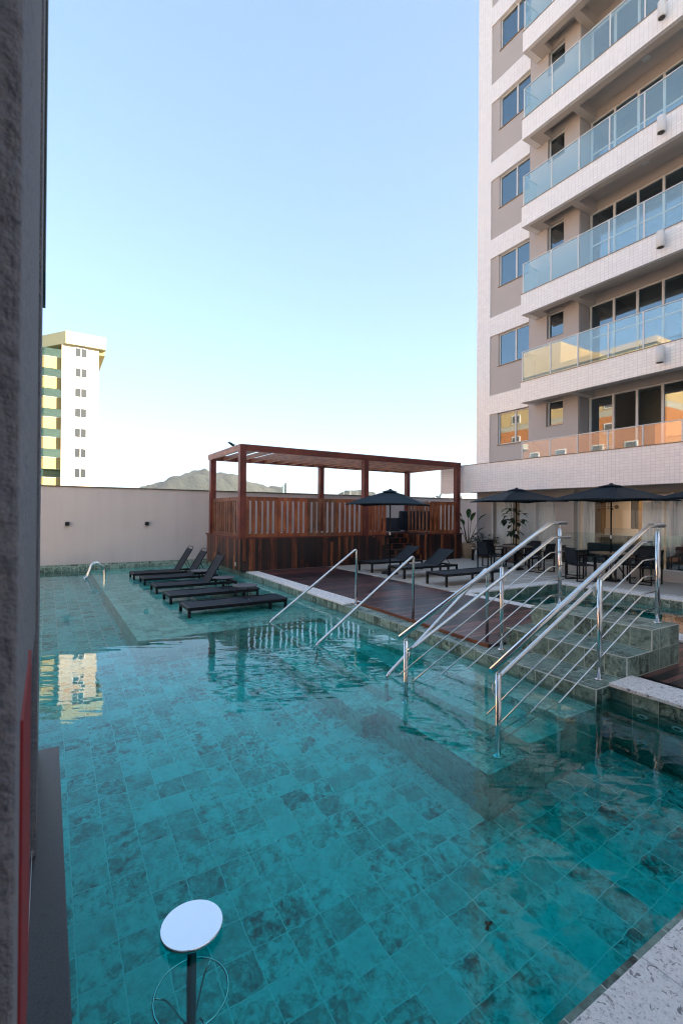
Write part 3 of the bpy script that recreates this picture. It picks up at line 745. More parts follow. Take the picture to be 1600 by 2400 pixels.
# ================================================================== PLANTERS AND PLANTS
def leaf(m, base, d, ln, wd, droop=.3, fold=.25, n=5):
    d = Vector(d).normalized(); side = d.cross(Vector((0, 0, 1)))
    if side.length < .1: side = Vector((1, 0, 0))
    side.normalize(); up_ = side.cross(d).normalized(); P0 = Vector(base); prev = None
    for i in range(n+1):
        t_ = i/n; c = P0+d*ln*t_-Vector((0, 0, 1))*droop*ln*t_*t_; w_ = wd*math.sin(math.pi*min(1, .08+t_*.92))**.8/2 if i < n else .001
        ring = [m.b.verts.new(c-side*w_+up_*w_*fold), m.b.verts.new(c), m.b.verts.new(c+side*w_+up_*w_*fold)]
        if prev:
            for j in range(2): m.b.faces.new((prev[j], prev[j+1], ring[j+1], ring[j]))
        prev = ring
def pot(t, r_, h, mat, taper=.75, square=False):
    if square:
        m = MB(); a = [m.b.verts.new((x*r_*taper, y*r_*taper, 0)) for x, y in ((-1, -1), (1, -1), (1, 1), (-1, 1))]; b_ = [m.b.verts.new((x*r_, y*r_, h)) for x, y in ((-1, -1), (1, -1), (1, 1), (-1, 1))]
        m.b.faces.new(a[::-1]); m.b.faces.new(b_)
        for i in range(4): m.b.faces.new((a[i], a[(i+1) % 4], b_[(i+1) % 4], b_[i]))
        o = m.build('pot', mat, t, .01); MB().box(-r_*.9, r_*.9, -r_*.9, r_*.9, h-.02, h+.006).build('soil', M['soil'], t)
    else:
        MB().lathe([(r_*taper*.92, 0), (r_*taper, .03), (r_, h*.62), (r_*.97, h*.93), (r_*.93, h), (r_*.86, h), (r_*.86, h-.04)], (0, 0, 0), 36).build('pot', mat, t)
        MB().lathe([(r_*.87, h-.06), (r_*.85, h-.03)], (0, 0, 0), 24).build('soil', M['soil'], t)
rnd = random.Random(3)
t = thing('potted_plant', 'tall bird of paradise plant in a beige pot by the end of the pergola', 'plant', (14.25, 13.45, .17), 0, 'plants in pots along the facade')
pot(t, .30, .60, M['pot'])
m = MB(); ms = MB()
for az, tilt, L1, L2, wd in ((40, 8, 1.05, .62, .20), (150, 12, 1.12, .55, .17), (250, 14, .95, .6, .19), (330, 22, 1.0, .55, .16), (90, 30, .62, .42, .13), (300, 34, .62, .38, .12), (200, 26, .85, .5, .16)):
    a, b_ = R(az), R(tilt); d = Vector((math.cos(a)*math.sin(b_), math.sin(a)*math.sin(b_), math.cos(b_)))
    p0 = Vector((.04*math.cos(a), .04*math.sin(a), .56)); p1 = p0+d*L1
    ms.tube([p0, p0+d*L1*.5+Vector((0, 0, .02)), p1], [.016, .012, .008], 8)
    leaf(m, p1, (d+Vector((math.cos(a)*.45, math.sin(a)*.45, 0))), L2, wd, .25, .5, 7)
ms.build('stem', M['stem'], t); m.build('foliage', M['leaf'], t)
t = thing('potted_plant', 'low bushy green plant in a round beige pot beside the tall plant', 'plant', (15.0, 13.30, .17), 0, 'plants in pots along the facade')
pot(t, .31, .54, M['pot'])
m = MB(); ms = MB()
for k in range(46):
    a, b_ = rnd.uniform(0, 6.28), R(rnd.uniform(8, 78)); d = Vector((math.cos(a)*math.sin(b_), math.sin(a)*math.sin(b_), math.cos(b_))); L_ = rnd.uniform(.25, .55)
    p0 = Vector((.1*math.cos(a), .1*math.sin(a), .52)); p1 = p0+d*L_; ms.tube([p0, p1], .004, 5)
    for q in range(7):
        aa = rnd.uniform(-1.3, 1.3); dd = Vector((math.cos(a+aa), math.sin(a+aa), rnd.uniform(-.3, .5))); leaf(m, p1+dd*.01, dd, rnd.uniform(.10, .19), .035, .5, .3, 3)
ms.build('stem', M['stem'], t); m.build('foliage', M['leafd'], t)
def ficus(loc, label, H_, pr_, r2):
    t = thing('potted_plant', label, 'plant', loc, 0, 'plants in pots along the facade')
    pot(t, .27, .66, M['potdark'], .82, True)
    m = MB(); ms = MB(); ms.tube([(0, 0, .6), (.02, .01, .9), (0, .02, H_*.6), (.03, 0, H_*.85)], [.022, .018, .015, .01], 8)
    for k in range(pr_):
        z = rnd.uniform(.5, 1.0)*H_; a = rnd.uniform(0, 6.28); L_ = rnd.uniform(.08, r2)*(1.15-abs(z/H_-.78)*1.5)
        p0 = Vector((0, 0, z)); p1 = p0+Vector((math.cos(a), math.sin(a), rnd.uniform(-.1, .5)))*L_; ms.tube([p0, p1], .005, 5)
        for q in range(3):
            aa = a+rnd.uniform(-1.2, 1.2); leaf(m, p1, (math.cos(aa), math.sin(aa), rnd.uniform(-.6, .5)), rnd.uniform(.15, .25), rnd.uniform(.09, .14), .4, .25, 4)
    ms.build('trunk', M['stem'], t); m.build('crown', M['leafd'], t)
ficus((14.45, 11.45, .17), 'fiddle leaf fig in a square brown pot in front of the curtains', 1.95, 34, .36)
ficus((12.0, 4.28, .17), 'fiddle leaf fig whose leaves show at the right edge under the parasol', 2.35, 40, .42)
t = thing('bollard_light', 'short black bollard light on the patio by the beige pots', 'bollard', (13.72, 12.7, .17))
MB().box(-.03, .03, -.03, .03, 0, .52).build('post', M['black'], t, .004); MB().box(-.05, .05, -.05, .05, 0, .012).build('base_plate', M['black'], t); MB().box(-.034, .02, -.032, .032, .43, .48).build('lens', M['lampwhite'], t)

# ================================================================== APARTMENT BUILDING
t = thing('apartment_building', 'tall pale tiled apartment building with glass balconies on the right', 'building', (14, 8, 0))
BO = Vector((14, 8, 0))
def bb(mb, name, mat, par=t, bev=0, off=True):
    for v in mb.b.verts: v.co -= BO
    o = mb.build(name, mat, par, bev); uvfix(o, BO); return o
Y0, Y1 = -6.0, 13.54
NF = 9
bb(box(14, 14.25, Y0, 14.75, 2.765, 3.83), 'podium_fascia', M['fascia'])
bb(box(14.25, 30, Y0, 14.75, 2.9, 3.82), 'podium_slab', M['soffit'])
bb(box(13.985, 14.26, Y0, 14.76, 3.83, 3.85), 'podium_coping', M['trim'])
# tower shell
m = MB(); ZT = 3.85+3.07*NF
m.box(14.78, 15.1, 12.88, Y1, 3.85, ZT)                         # left band
m.box(15.1, 30, Y1-.2, Y1, 3.85, ZT); m.box(29.8, 30, Y0, Y1-.2, 3.85, ZT); m.box(15.36, 29.8, Y0, Y0+.2, 3.85, ZT); m.box(14.78, 30, Y0, Y1, ZT, ZT+1.2)
for k in range(NF):
    m.box(14.78, 15.1, 11.1, 12.88, 5.845+3.075*k, 6.585+3.075*k if k < NF-1 else ZT)
bb(m, 'tiled_wall', M['fascia'])
m = MB()
for k in range(NF):
    dz = 3.075*k; zb = 3.85 if k == 0 else 3.51+dz; zt = 5.845+dz
    m.box(14.83, 15.05, 12.5, 12.88, zb, zt); m.box(14.83, 15.05, 11.1, 12.5, zb, 4.585+dz)
    # small window wall
    m.box(14.8, 15.1, 10.38, 11.1, zb, 6.585+dz); m.box(14.8, 15.1, 9.2, 9.75, zb, 6.585+dz)
    m.box(14.8, 15.1, 9.75, 10.38, zb, 5.0+dz); m.box(14.8, 15.1, 9.75, 10.38, 5.86+dz, 6.585+dz)
    m.box(14.85, 15.36, 9.19, 9.3, zb, 6.55+dz)
    m.box(15.36, 15.5, Y0, 9.2, 5.84+dz, 6.55+dz)
bb(m, 'rendered_wall', M['grey_wall'])
# floors and dark rooms behind the glass
m = MB(); m2 = MB()
for k in range(NF+1):
    m.box(15.12 if k else 15.5, 29.7, Y0+.2, Y1-.2, 3.50+3.07*k, 3.74+3.07*k)
m2.box(19.0, 19.1, Y0+.3, Y1-.2, 3.8, ZT)
for y in (2.2, 9.35): m2.box(15.5, 19, y, y+.1, 3.8, ZT)
bb(m, 'floor_slab', M['ceil']); bb(m2, 'inner_wall', plain('beige_interior_wall', (.50, .46, .42), .9))  # inner wall is a plain mid beige
zw = []
for k in range(NF):
    dz = 3.075*k
    # tower bedroom windows
    wf = MB(); a, b_, z0, z1 = 11.0, 12.5, 4.6+dz, 5.83+dz
    wf.box(14.90, 14.96, a, b_, z0, z0+.045); wf.box(14.90, 14.96, a, b_, z1-.04, z1); wf.box(14.90, 14.96, b_-.045, b_, z0+.045, z1-.04); wf.box(14.895, 14.965, 11.70, 11.76, z0+.045, z1-.04)
    wo = bb(wf, 'window', M['alu']); bb(box(14.92, 14.925, a, b_-.045, z0+.045, z1-.04), 'pane', M['winglass'], wo)
    bb(box(14.795, 14.90, 11.1, 12.52, z0-.02, z0), 'sill', M['trim'], wo)
    bb(box(15.0, 15.01, a, b_, z0, z1), 'dark_backing', M['dark'], wo)  # dark sheet stands in for the unlit room behind the pane
    wf = MB(); a, b_, z0, z1 = 9.75, 10.38, 5.0+dz, 5.86+dz
    wf.box(14.92, 14.97, a, b_, z0, z0+.04); wf.box(14.92, 14.97, a, b_, z1-.035, z1); wf.box(14.92, 14.97, b_-.04, b_, z0+.04, z1-.035); wf.box(14.92, 14.97, a, a+.04, z0+.04, z1-.035)
    wo = bb(wf, 'window', M['alu']); bb(box(14.94, 14.945, a+.04, b_-.04, z0+.04, z1-.035), 'pane', M['winglass'], wo)
    bb(box(14.79, 14.92, a, b_+.01, z0-.02, z0), 'sill', M['trim'], wo); bb(box(15.05, 15.06, a, b_, z0, z1), 'dark_backing', M['dark'], wo)  # dark sheet again in place of the room's own darkness
    # sliding balcony doors
    zf, zh = 3.86+3.07*k, 5.83+dz
    wf = MB(); ys = [9.14, 8.38, 7.66, 6.94, 6.2, 5.4, 4.6, 3.8, 3.0]
    for y in ys: wf.box(15.38, 15.45, y-.035, y+.035, zf, zh-.05)
    wf.box(15.37, 15.46, Y0+.3, 9.18, zh-.05, zh)
    wf.box(15.37, 15.46, Y0+.3, 9.18, zf-.02, zf+.04)
    for i, (ya, yb) in enumerate(zip(ys, ys[1:])):
        if k and not (k == 0 and i in (1,)): wf.box(15.385, 15.445, yb+.035, ya-.035, zf+.86, zf+.91)
    wo = bb(wf, 'balcony_door', M['alu'])
    for i, (ya, yb) in enumerate(zip(ys, ys[1:])):
        if k == 0 and i in (1, 2): continue
        bb(box(15.41, 15.414, yb+.03, ya-.03, zf+.04, zh-.05), 'pane', M['winglass'], wo)
# balconies
for k in range(0, NF):
    Lz = 3.83 if k == 0 else 6.52+3.07*(k-1)
    if k:
        bal = bb(box(14.0, 14.13, 1.0, 10.83, Lz-.71, Lz), 'balcony', M['fascia'])
        bb(box(14.13, 14.78, 10.63, 10.83, Lz-.71, Lz), 'end_wall', M['fascia'], bal)
        bb(box(13.985, 14.145, 1.0, 10.84, Lz, Lz+.018), 'coping', M['trim'], bal)
        m = MB(); m.box(14.13, 14.36, 1.0, 10.63, Lz-.706, Lz-.35); m.box(14.36, 14.80, 10.25, 10.63, Lz-.704, Lz-.35); m.box(14.36, 15.36, 8.95, 9.18, Lz-.704, Lz-.35)
        m.box(14.13, 15.36, 1.0, 10.63, Lz-.35, Lz-.06)
        bb(m, 'soffit', M['soffit'], bal)
        for yy in (7.2, 4.6):
            lt = bb(box(14.75, 14.95, yy-.1, yy+.1, Lz-.362, Lz-.351), 'ceiling_light', M['white'], bal)
        bb(box(14.5, 14.72, 5.6, 5.95, Lz-.362, Lz-.351), 'air_grille', M['cap'], bal)
    else: bal = bb(box(14.13, 14.78, 1.0, 10.8, 3.852, 3.87), 'balcony', M['pale'])
    hg = 1.03 if k else .56
    ys = [10.78, 9.70, 8.75, 7.80, 6.83, 5.86, 4.9, 3.95, 3.0, 2.05, 1.1]
    for ya, yb in zip(ys, ys[1:]): bb(box(14.045, 14.055, yb+.003, ya-.003, Lz+.03, Lz+.02+hg), 'glass_panel', M['balglass'], bal)
    bb(box(14.06, 14.76, 10.776, 10.786, Lz+.03, Lz+.02+hg), 'glass_panel', M['balglass'], bal)
    m = MB(); m.box(14.03, 14.07, 1.0, 10.80, Lz+.02+hg, Lz+.045+hg); m.box(14.07, 14.78, 10.765, 10.80, Lz+.02+hg, Lz+.045+hg); bb(m, 'top_rail', M['alu'], bal)
    for y in ys: bb(box(14.034, 14.044, y-.02, y+.02, Lz+.02, Lz+.02+hg), 'rail_post', M['alu'], bal)
# wall lamps on the balcony fronts
lz = [('lowest', 6.20), ('second lowest', 9.27), ('third from the bottom', 12.34), ('fourth from the bottom', 15.41), ('topmost', 18.48)]
for i, (nm, z) in enumerate(lz):
    lb = 'white cylinder lamp on the balcony front, %s of the five' % nm
    if i == 0:
        l0 = thing('wall_lamp', lb, 'wall lamp', (14.0, 6.30, z), 0, 'cylinder lamps on the balcony fronts')
        MB().lathe([(.085, -.21), (.095, -.215), (.10, -.21), (.10, .21), (.095, .215)], (-.19, 0, 0), 28).build('lamp_body', M['lampwhite'], l0)
        MB().lathe([(.08, -.2175), (.03, -.217)], (-.19, 0, 0), 24).build('lens', M['dark'], l0)
        MB().tube([(-.10, 0, 0), (-.004, 0, 0)], .025, 12).build('bracket', M['trim'], l0)
    else: dup(l0, (14.0, 6.30, z), 0, lb)

for z, lb in ((6.62, 'white air conditioner box hung at the right edge of the lowest balcony opening'), (9.7, 'white air conditioner box hung at the right edge of the second balcony opening')):
    t3 = thing('air_conditioner', lb, 'air conditioner', (14.6, 5.9, z-1.1), 0, 'air conditioners on the balconies')
    MB().box(-.1, .1, -.3, .14, 0, .19).build('casing', M['white'], t3, .015); MB().box(-.104, -.1, -.28, .12, .03, .07).build('grille', M['cap'], t3)
# podium ground floor
bb(box(15.0, 15.5, 9.46, 10.12, .17, 2.9), 'column', M['pale'])
bb(box(16.0, 16.5, 14.2, 14.6, .17, 2.9), 'column', M['stucco'])
bb(box(15.2, 15.5, 13.1, 13.6, .17, 2.9), 'column', M['grey_wall'])
m = MB(); m.box(15.2, 15.26, 10.12, 13.1, 2.55, 2.9); m.box(15.2, 15.26, Y0, 9.46, 2.62, 2.9); bb(m, 'header', M['grey_wall'])
m = MB()
for y in (13.07, 12.1, 11.1, 10.15, 9.43, 9.2, 6.6, 4.2): m.box(15.2, 15.25, y-.025, y+.025, .17, 2.6)
for z in (.17, 2.5): m.box(15.21, 15.24, 10.12, 13.1, z, z+.05); m.box(15.21, 15.24, Y0, 9.46, z, z+.05)
wo = bb(m, 'glazing_frame', M['alu'])
for a, b_ in ((10.17, 11.08), (11.12, 12.08), (12.12, 13.05), (-5, 4.18), (4.22, 6.58), (6.62, 9.18)): bb(box(15.222, 15.226, a, b_, .22, 2.5), 'pane', M['facglass'], wo)
bb(box(13.9, 14.06, 1.0, 9.3, .165, .45), 'base_curb', M['pale'])
bb(box(20.5, 20.7, Y0, 14.7, .17, 2.9), 'inner_wall', M['pale']); bb(box(15.3, 20.5, Y0, 14.7, .166, .172), 'inner_floor', plain('interior_floor', (.22, .18, .14), .4))
bb(box(15.3, 20.5, Y0, 14.7, 2.85, 2.898), 'inner_ceiling', M['ceil'])
bb(box(15.3, 20.5, 13.65, 13.8, .17, 2.85), 'inner_wall', M['pale'])
# glass guard on the curb
t2 = thing('glass_guard', 'clear glass guard on a low kerb between patio tables and the house', 'glass guard', (13.98, 5, .45))
ys = [9.28, 7.9, 6.5, 5.1, 3.7, 2.3, 1.0]
for a, b_ in zip(ys, ys[1:]): MB().box(-.006, .006, b_-5+.006, a-5-.006, .01, .93).build('glass_panel', M['guard'], t2)
MB().box(-.03, .03, -4.0, 4.28, -.002, .03).build('base_channel', M['alu'], t2)
# sheer curtains
def curtain(y0, y1, x, label, wv=.09, amp=.05, mat='curtain', z0=.19, z1=2.5):
    m = MB(); n = int((y1-y0)/wv*6); prev = None; rn = random.Random(int(y0*10)); ph = 0
    for i in range(n+1):
        y = y0+(y1-y0)*i/n; ph += rn.uniform(.6, 1.5); A = amp*(.6+.4*math.sin(i*.13))
        a = m.b.verts.new((x+A*math.sin(ph*.9), y, z0)); b_ = m.b.verts.new((x+A*.7*math.sin(ph*.9+.2), y, z1))
        if prev: fc = m.b.faces.new((prev[0], a, b_, prev[1])); fc.smooth = True
        prev = (a, b_)
    o = m.build('curtain', M[mat]); s_ = o.modifiers.new('thick', 'SOLIDIFY'); s_.thickness = .002
    return tag(o, label, 'curtain', 'sheer curtains behind the ground floor glass')
curtain(12.35, 13.03, 15.42, 'white sheer curtain behind the glass at the left end of the ground floor')
curtain(10.25, 11.95, 15.42, 'white sheer curtain behind the fig tree, left of the beige column')
curtain(8.98, 9.42, 15.42, 'white sheer curtain just right of the beige column')
curtain(6.92, 7.52, 15.45, 'grey white sheer curtain behind the right edge of the nearer parasol')
curtain(.6, 6.84, 15.4, 'bright white sheer curtain at the right edge behind the steel railing')
# inside the lounge room: panel with cream blinds, oak posts, pendant, sofa
t2 = thing('panel_screen', 'cream slatted blind panel framed in oak inside the lounge', 'screen', (18.5, 9.88, .17))
MB().box(0, .06, -.46, .47, 1.25, 2.36).build('panel', M['blind'], t2)
for y, hw in ((.56, .08), (-.82, .06)): MB().box(-.03, .12, y-hw, y+hw, 0, 2.66).build('oak_post', M['oak'], t2)
MB().box(.01, .07, -.75, -.47, 1.2, 2.5).build('dark_panel', M['dark'], t2)
MB().box(-.05, .1, -.755, .475, .98, 1.245).build('lower_shelf', M['soffit'], t2)
MB().box(-.3, .1, -.755, .475, 0, .98).build('sideboard', M['dark'], t2)
m = MB()
for k in range(23): m.box(-.012, -.002, -.455+k*.04, -.455+k*.04+.024, 1.26, 2.35)
m.build('blind_slats', M['blind'], t2)
t2 = thing('pendant_lamp', 'thin branching pendant with round bronze discs inside the lounge', 'lamp', (17.0, 9.4, 2.85))
m = MB(); m.tube([(0, 0, 0), (0, 0, -.70)], .007, 8); m.tube([(0, .40, -.63), (0, -.27, -.63)], .007, 8); m.tube([(0, .36, -.70), (0, -.12, -.70)], .007, 8); m.build('rod', M['black'], t2)
for y, z, r_ in ((-.28, -.64, .075), (-.13, -.71, .04), (.34, -.74, .05)):
    m = MB(); m.tube([(-.01, y, z), (.01, y, z)], r_, 24); m.build('disc', M['trim'], t2)
ld = bpy.data.lights.new('ceiling_light_bulb', 'AREA'); ld.energy = 16; ld.size = 1.6; ld.color = (1, .78, .55)
t2 = thing('ceiling_light', 'warm recessed ceiling light glowing inside the lounge room', 'ceiling light', (17.6, 7.9, 2.84))
em = N('lamp_glow'); em.b.inputs['Emission Color'].default_value = (1, .75, .5, 1); em.b.inputs['Emission Strength'].default_value = .8
MB().box(-.7, .7, -.08, .08, -.012, -.002).build('diffuser', em.m, t2)
lo = bpy.data.objects.new('ceiling_light_bulb', ld); COL.objects.link(lo); lo.location = (0, 0, -.03); lo.parent = t2
t2 = thing('outdoor_sofa', 'dark teal cushioned sofa behind the nearer patio table', 'sofa', (14.6, 7.9, .17))
MB().box(-.3, .3, -1.0, 1.0, .12, .42).build('seat', M['teal_cushion'], t2, .04); MB().box(.22, .42, -1.0, 1.0, .15, .86).build('backrest', M['teal_cushion'], t2, .05)
for s_ in (-1, 1): MB().box(-.3, .4, s_*1.08-.07, s_*1.08+.07, 0, .62).build('armrest', M['teal_cushion'], t2, .03)
t2 = thing('outdoor_armchair', 'dark teal cushioned armchair behind the glass guard at right', 'armchair', (14.75, 5.9, .17), R(10))
MB().box(-.35, .3, -.4, .4, .12, .42).build('seat', M['teal_cushion'], t2, .04); MB().box(.2, .38, -.45, .45, .15, .88).build('backrest', M['teal_cushion'], t2, .05)
for s_ in (-1, 1): MB().box(-.35, .36, s_*.45-.06, s_*.45+.06, 0, .62).build('armrest', M['teal_cushion'], t2, .03)

# ================================================================== POOL FITTINGS AND DEBRIS
for i, (y, z, lb) in enumerate(((2.42, -.22, 'round white inlet on the pool side wall, upper left of three'), (2.42, -.87, 'round white inlet on the pool side wall, directly under another'), (2.11, -.22, 'round white inlet on the pool side wall, nearest the right edge'))):
    if i == 0:
        p0 = thing('pool_inlet', lb, 'pool inlet', (5.0, y, z), 0, 'round inlets in the pool side wall')
        m = MB(); m.tube([(-.014, 0, 0), (.0, 0, 0)], .05, 24); m.build('ring', M['outlet'], p0); m = MB(); m.tube([(-.018, 0, 0), (-.012, 0, 0)], .028, 20); m.build('nozzle', M['dark'], p0)
    else: dup(p0, (5.0, y, z), 0, lb)
m = MB()
for a, L_ in ((10, .07), (75, .05), (200, .06)):
    leaf(m, (0, 0, .004), (math.cos(R(a)), math.sin(R(a)), .25), L_, .022, .6, .4, 4)
o = m.build('fallen_leaf', M['soil']); o.location = (2.46, 2.12, FZ+.002); tag(o, 'curled dark leaf lying on the pool floor in front of the steps', 'leaf', 'dead leaves on the pool floor')
o2 = o.copy(); COL.objects.link(o2); o2.location = (4.35, 1.55, FZ+.002); o2.rotation_euler = (0, 0, 2); o2['label'] = 'dark leaf lying on the pool floor near the right edge'

# ================================================================== FAR BACKGROUND
t = thing('apartment_tower', 'cream and yellow apartment tower rising behind the wall at left', 'building', (4, 80, -8))
TO = Vector((4, 80, -8))
def tt(mb, name, mat, par=None):
    par = par or t
    for v in mb.b.verts: v.co -= TO
    o = mb.build(name, mat, par); uvfix(o, TO); return o
cream = plain('cream_render', (.36, .325, .265), .8, 0, .03, .3); yel = plain('yellow_render', (.24, .22, .095), .8, 0, .05, .4); capm = plain('pale_green_cap', (.27, .285, .19), .8, 0, .04, .3)
tt(box(1.48, 6.06, 76, 92, -9, 25.2), 'wall', cream)
tt(MB().prism([(1.92, 75.4), (6.9, 75.4), (6.9, 93), (-3, 93), (-3, 82), (-1.2, 79.8)], 25.05, 26.76), 'roof_cap', capm)
tt(MB().prism([(6.06, 76.3), (6.85, 76.3), (6.85, 92), (6.06, 92)], 24.4, 25.05), 'eave', yel)
m = MB(); g = MB(); pane_grey = plain('grey_window_pane', (.02, .026, .032), .25)
gl = M['winglass']
for k in range(11):
    zg0, zg1 = 23.35-2.79*k, 24.62-2.79*k
    m.prism([(1.47, 77), (-.6, 77), (-2.6, 79.2), (-2.6, 80), (1.47, 80)], zg0-1.62, zg0)
    sl = MB(); sl.prism([(1.5, 76.94), (-.64, 76.94), (-2.7, 79.2), (-2.7, 80), (1.5, 80)], zg0-.06, zg0+.02); tt(sl, 'balcony_ledge', cream)
    g.prism([(1.46, 77.06), (-.57, 77.06), (-2.55, 79.25), (-2.5, 79.3), (-.55, 77.1), (1.46, 77.1)], zg0+.02, zg1-.1)
    zwb = 23.55-2.815*k
    wn = tt(box(3.05, 4.60, 75.93, 76.0, zwb-.04, zwb+1.31), 'window', M['alu']); 
    pn = MB(); pn.box(3.13, 3.79, 75.915, 75.93, zwb+.04, zwb+1.23); pn.box(3.86, 4.52, 75.915, 75.93, zwb+.04, zwb+1.23); tt(pn, 'pane', pane_grey, wn)
m.prism([(1.47, 79), (-2.2, 80.5), (-2.2, 92), (1.47, 92)], -9, 25.05)
tt(m, 'balcony_wall', yel); tt(g, 'balcony_glazing', glass('green_glass', (.66, .80, .66), 1.5, .05, (.8, .95, .85)))

# warm sunlit block across the street (seen in the glass and the water)
t = thing('apartment_block', 'ochre and cream apartment block across the street, seen mirrored in the balcony glass', 'building', (-34, 44, -8))
TO = Vector((-34, 44, -8))
och = plain('ochre_render', (.40, .155, .055), .8, 0, .06, .3); yl = plain('warm_yellow_render', (.44, .31, .15), .8, 0, .05, .3)
tt(box(-46, -30, 27, 63, -9, 14.6), 'lower_wall', och); tt(box(-46, -30.02, 27, 63, 14.6, 15.4), 'band', cream); tt(box(-46, -30, 27, 63, 15.4, 21.5), 'upper_wall', yl)
tt(box(-44, -32, 40, 48, 21.5, 26), 'roof_tower', yl); tt(box(-46.3, -29.7, 26.7, 63.3, 21.5, 22.2), 'parapet', yl)
for z in (-2, 1, 4, 7, 10, 13, 16.2, 19.1):
    for y in (29.5, 33.5, 38.5, 42.5, 47, 51.5, 55.5, 60):
        wn = tt(box(-30.0, -29.9, y-.75, y+.75, z-.6, z+.7), 'window', M['white']); tt(box(-29.9, -29.88, y-.62, y+.62, z-.48, z+.58), 'pane', M['dark'], wn)
for z in (.2, 3.2, 6.2, 9.2, 12.2):
    b_ = tt(box(-30.0, -28.8, 43.6, 46.2, z-1.0, z-.2), 'balcony', cream)
t = thing('apartment_block', 'low cream block added beside the ochre one to bounce sunlight onto the facade', 'building', (-36, -10, -8))
TO = Vector((-36, -10, -8))  # added block, unseen directly, throws sunlight back onto the facade
tt(box(-50, -31, -48, 24, -9, 8), 'wall', plain('bounce_cream', (.74, .62, .46), .8, 0, .05, .3)); tt(box(-50.2, -30.8, -48.2, 24.2, 8, 8.5), 'parapet', cream)
for z in (-4, -1, 2, 5):
    for y in range(-44, 22, 6):
        wn = tt(box(-31.0, -30.92, y-.8, y+.8, z, z+1.3), 'window', M['white']); tt(box(-30.92, -30.9, y-.68, y+.68, z+.1, z+1.2), 'pane', pane_grey, wn)
# unseen block added behind the camera to keep sun off the terrace
t = thing('rear_sun_blocker', 'unseen pale block added behind the viewpoint to block the sun', 'building', (0, -8, 0))
TO = Vector((0, -8, 0)); tt(box(-14, 17, -16, -6.1, -1, 13.6), 'wall', plain('rear_bounce_white', (.78, .76, .74), .8, 0, .04)); tt(box(-14.2, 17.2, -16.2, -6.02, 13.6, 14), 'roof_edge', M['cap'])  # blocker walls kept white to bounce light forward

# distant high-rises
def far(name, label, px0, px1, ztop, D, mat, win=True, grp='distant high-rises on the skyline'):
    def xat(px, Y): return Y*math.tan(H+math.atan((px-800)/1112.4))
    x0, x1 = xat(px0, D), xat(px1, D)
    t = thing(name, label, 'building', ((x0+x1)/2, D, -8), 0, grp)
    hw = (x1-x0)/2; MB().box(-hw, hw, 0, hw*1.6, 0, ztop+8).build('wall', mat, t)
    MB().box(-hw*.45, hw*.2, hw*.3, hw, ztop+8, ztop+8+hw*.35).build('roof_box', mat, t)
    if win:
        m = MB(); nz = max(3, int((ztop+4)/4.2))
        for i in range(nz):
            for j in range(3): 
                c = -hw+hw*2*(j+.5)/3; m.box(c-hw*.17, c+hw*.17, -.25, 0, ztop+8-3.6-i*4.2, ztop+8-1.6-i*4.2)
        m.build('windows_of_facade' if False else 'window_grid', M['dark'], t)
    return t
wh = plain('far_white', (.26, .27, .28), .8, 0, .03, .05); gy = plain('far_grey', (.16, .19, .21), .8, 0, .05, .05); tq = plain('far_turquoise', (.10, .22, .22), .6, 0, .05, .05)
far('far_building', 'white and turquoise tower on the skyline right of the hill', 671, 683, 65, 900, wh)
far('far_building', 'lower turquoise half of the skyline tower right of the hill', 663, 671, 59, 905, tq)
far('far_building', 'white building top above the wall left of the first parasol', 877, 891, 47, 900, wh)
far('far_building', 'low stepped grey building on the skyline left of the tiled fascia', 1016, 1030, 42, 900, gy)
far('far_building', 'grey white tower just under the left end of the tiled fascia', 1032, 1048, 50, 900, gy)
far('far_building', 'white slab tower under the tiled fascia left of the pergola corner', 1049, 1057, 48, 900, wh)
far('far_building', 'grey windowed tower right of the pergola corner post', 1082, 1091, 50, 900, gy)
far('far_building', 'white tower next to the grey one right of the pergola corner', 1091, 1097, 52, 900, wh)

# hills
def hill(name, pts, D, depth, label_mat, base=1.9, rough=1.0, nx=150, ny=26):
    rn = random.Random(5); m = MB()
    def xat(px, Y): return Y*math.tan(H+math.atan((px-800)/1112.4))
    P_ = []
    for px, py in pts:
        X = xat(px, D); dep = X*math.sin(H)+D*math.cos(H); hy = 1203.6-(px-800)*-.0078
        P_.append((X, 1.9+(hy-py)/1112.4*dep))
    x0, x1 = P_[0][0], P_[-1][0]
    def prof(x):
        for (a, za), (b_, zb) in zip(P_, P_[1:]):
            if a <= x <= b_: tt_ = (x-a)/(b_-a); tt_ = tt_*tt_*(3-2*tt_)*.4+tt_*.6; return za+(zb-za)*tt_
        return -40
    from mathutils import noise as mn
    G = []
    for j in range(ny+1):
        v = j/ny; row = []
        for i in range(nx+1):
            x = x0+(x1-x0)*i/nx; y = D-depth+2*depth*v; s_ = math.cos((v-.5)*math.pi)
            h_ = -60+(prof(x)+60)*s_**.7 if s_ > 0 else -60
            nz = mn.fractal(Vector((x*.012, y*.006, 0)), 1.0, 2.0, 4)*22*(1-abs(2*v-1))*(0 if abs(v-.5) < .03 else 1) + mn.noise(Vector((x*.11, y*.05, 3)))*3.0*rough
            row.append(m.b.verts.new((x, y, h_+nz-(6 if 0 else 0))))
        G.append(row)
    for j in range(ny):
        for i in range(nx):
            fc = m.b.faces.new((G[j][i], G[j][i+1], G[j+1][i+1], G[j+1][i])); fc.smooth = True
    return struct(m.build(name, label_mat))
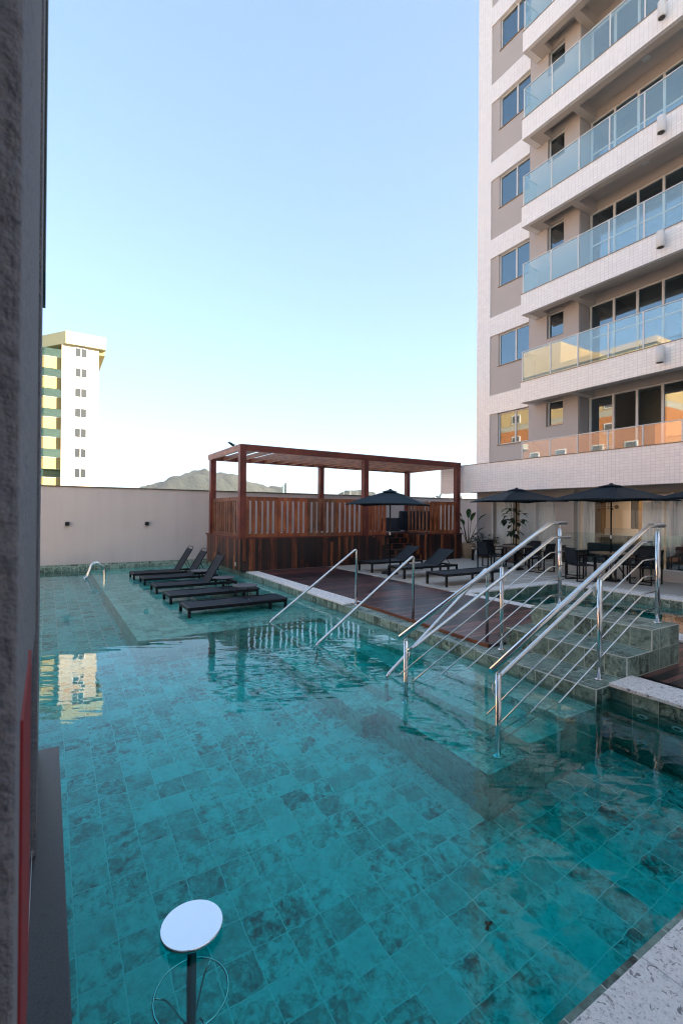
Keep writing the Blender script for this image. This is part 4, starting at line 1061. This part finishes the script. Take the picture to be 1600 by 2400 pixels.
s = N('forested_hill'); g_ = s.n('NewGeometry').outputs['Position']
n1 = s.noise(g_, .055, 6, .7, .4); n2 = s.noise(g_, .006, 3)
s.set(Base_Color=s.ramp(s.math('ADD', s.math('MULTIPLY', n1, .8), s.math('MULTIPLY', n2, .25)), [(.3, (.005, .011, .010)), (.48, (.013, .021, .018)), (.62, (.032, .035, .024)), (.75, (.058, .055, .036))]), Roughness=.9)
s.bump(n1, 1, 14)
HP = [(325, 1152), (339, 1144), (375, 1131), (408, 1119), (443, 1108), (472, 1103), (493, 1110), (519, 1107), (542, 1113), (560, 1124), (580, 1132), (598, 1138), (615, 1145), (634, 1143), (649, 1147), (662, 1156), (672, 1165)]
hill('hill', HP, 2000, 420, s.m)
hill('hill', [(790, 1163), (797, 1157), (812, 1151), (835, 1149), (850, 1147), (866, 1152), (880, 1160)], 1300, 150, s.m, nx=60)
for i, (px, h_) in enumerate(((805, 56), (819.5, 50), (822.5, 60), (837, 49))):
    X = 1250*math.tan(H+math.atan((px-800)/1112.4))
    t = thing('antenna_mast', ['leftmost and stoutest radio mast on the small far hill', 'short thin radio mast left of the tallest mast on the far hill', 'tallest thin radio mast on the small far hill', 'rightmost short radio mast on the small far hill'][i], 'antenna', (X, 1250, 20), 0, 'radio masts on the far hill')
    m = MB(); m.tube([(0, 0, 0), (0, 0, h_*1.45)], [.9, .35], 6)
    for q in range(5): m.bar((-1.1+q*.15, 0, h_*(.4+q*.22)), (1.1-q*.15, 0, h_*(.4+q*.22)), .3, .3)
    m.build('mast', gy, t)

# drop the empty-mesh guard and finish
bpy.context.view_layer.update()

# evening haze: one even volume around everything
hz = N('haze_air'); hz.t.nodes.remove(hz.b); pv = hz.n('VolumePrincipled')
pv.inputs['Color'].default_value = (.80, .90, 1, 1); pv.inputs['Density'].default_value = .00007; pv.inputs['Anisotropy'].default_value = .2
hz.l(pv.outputs[0], hz.o.inputs['Volume'])
o = box(-2600, 3600, -900, 3000, -11, 260).build('haze', hz.m); o['kind'] = 'stuff'
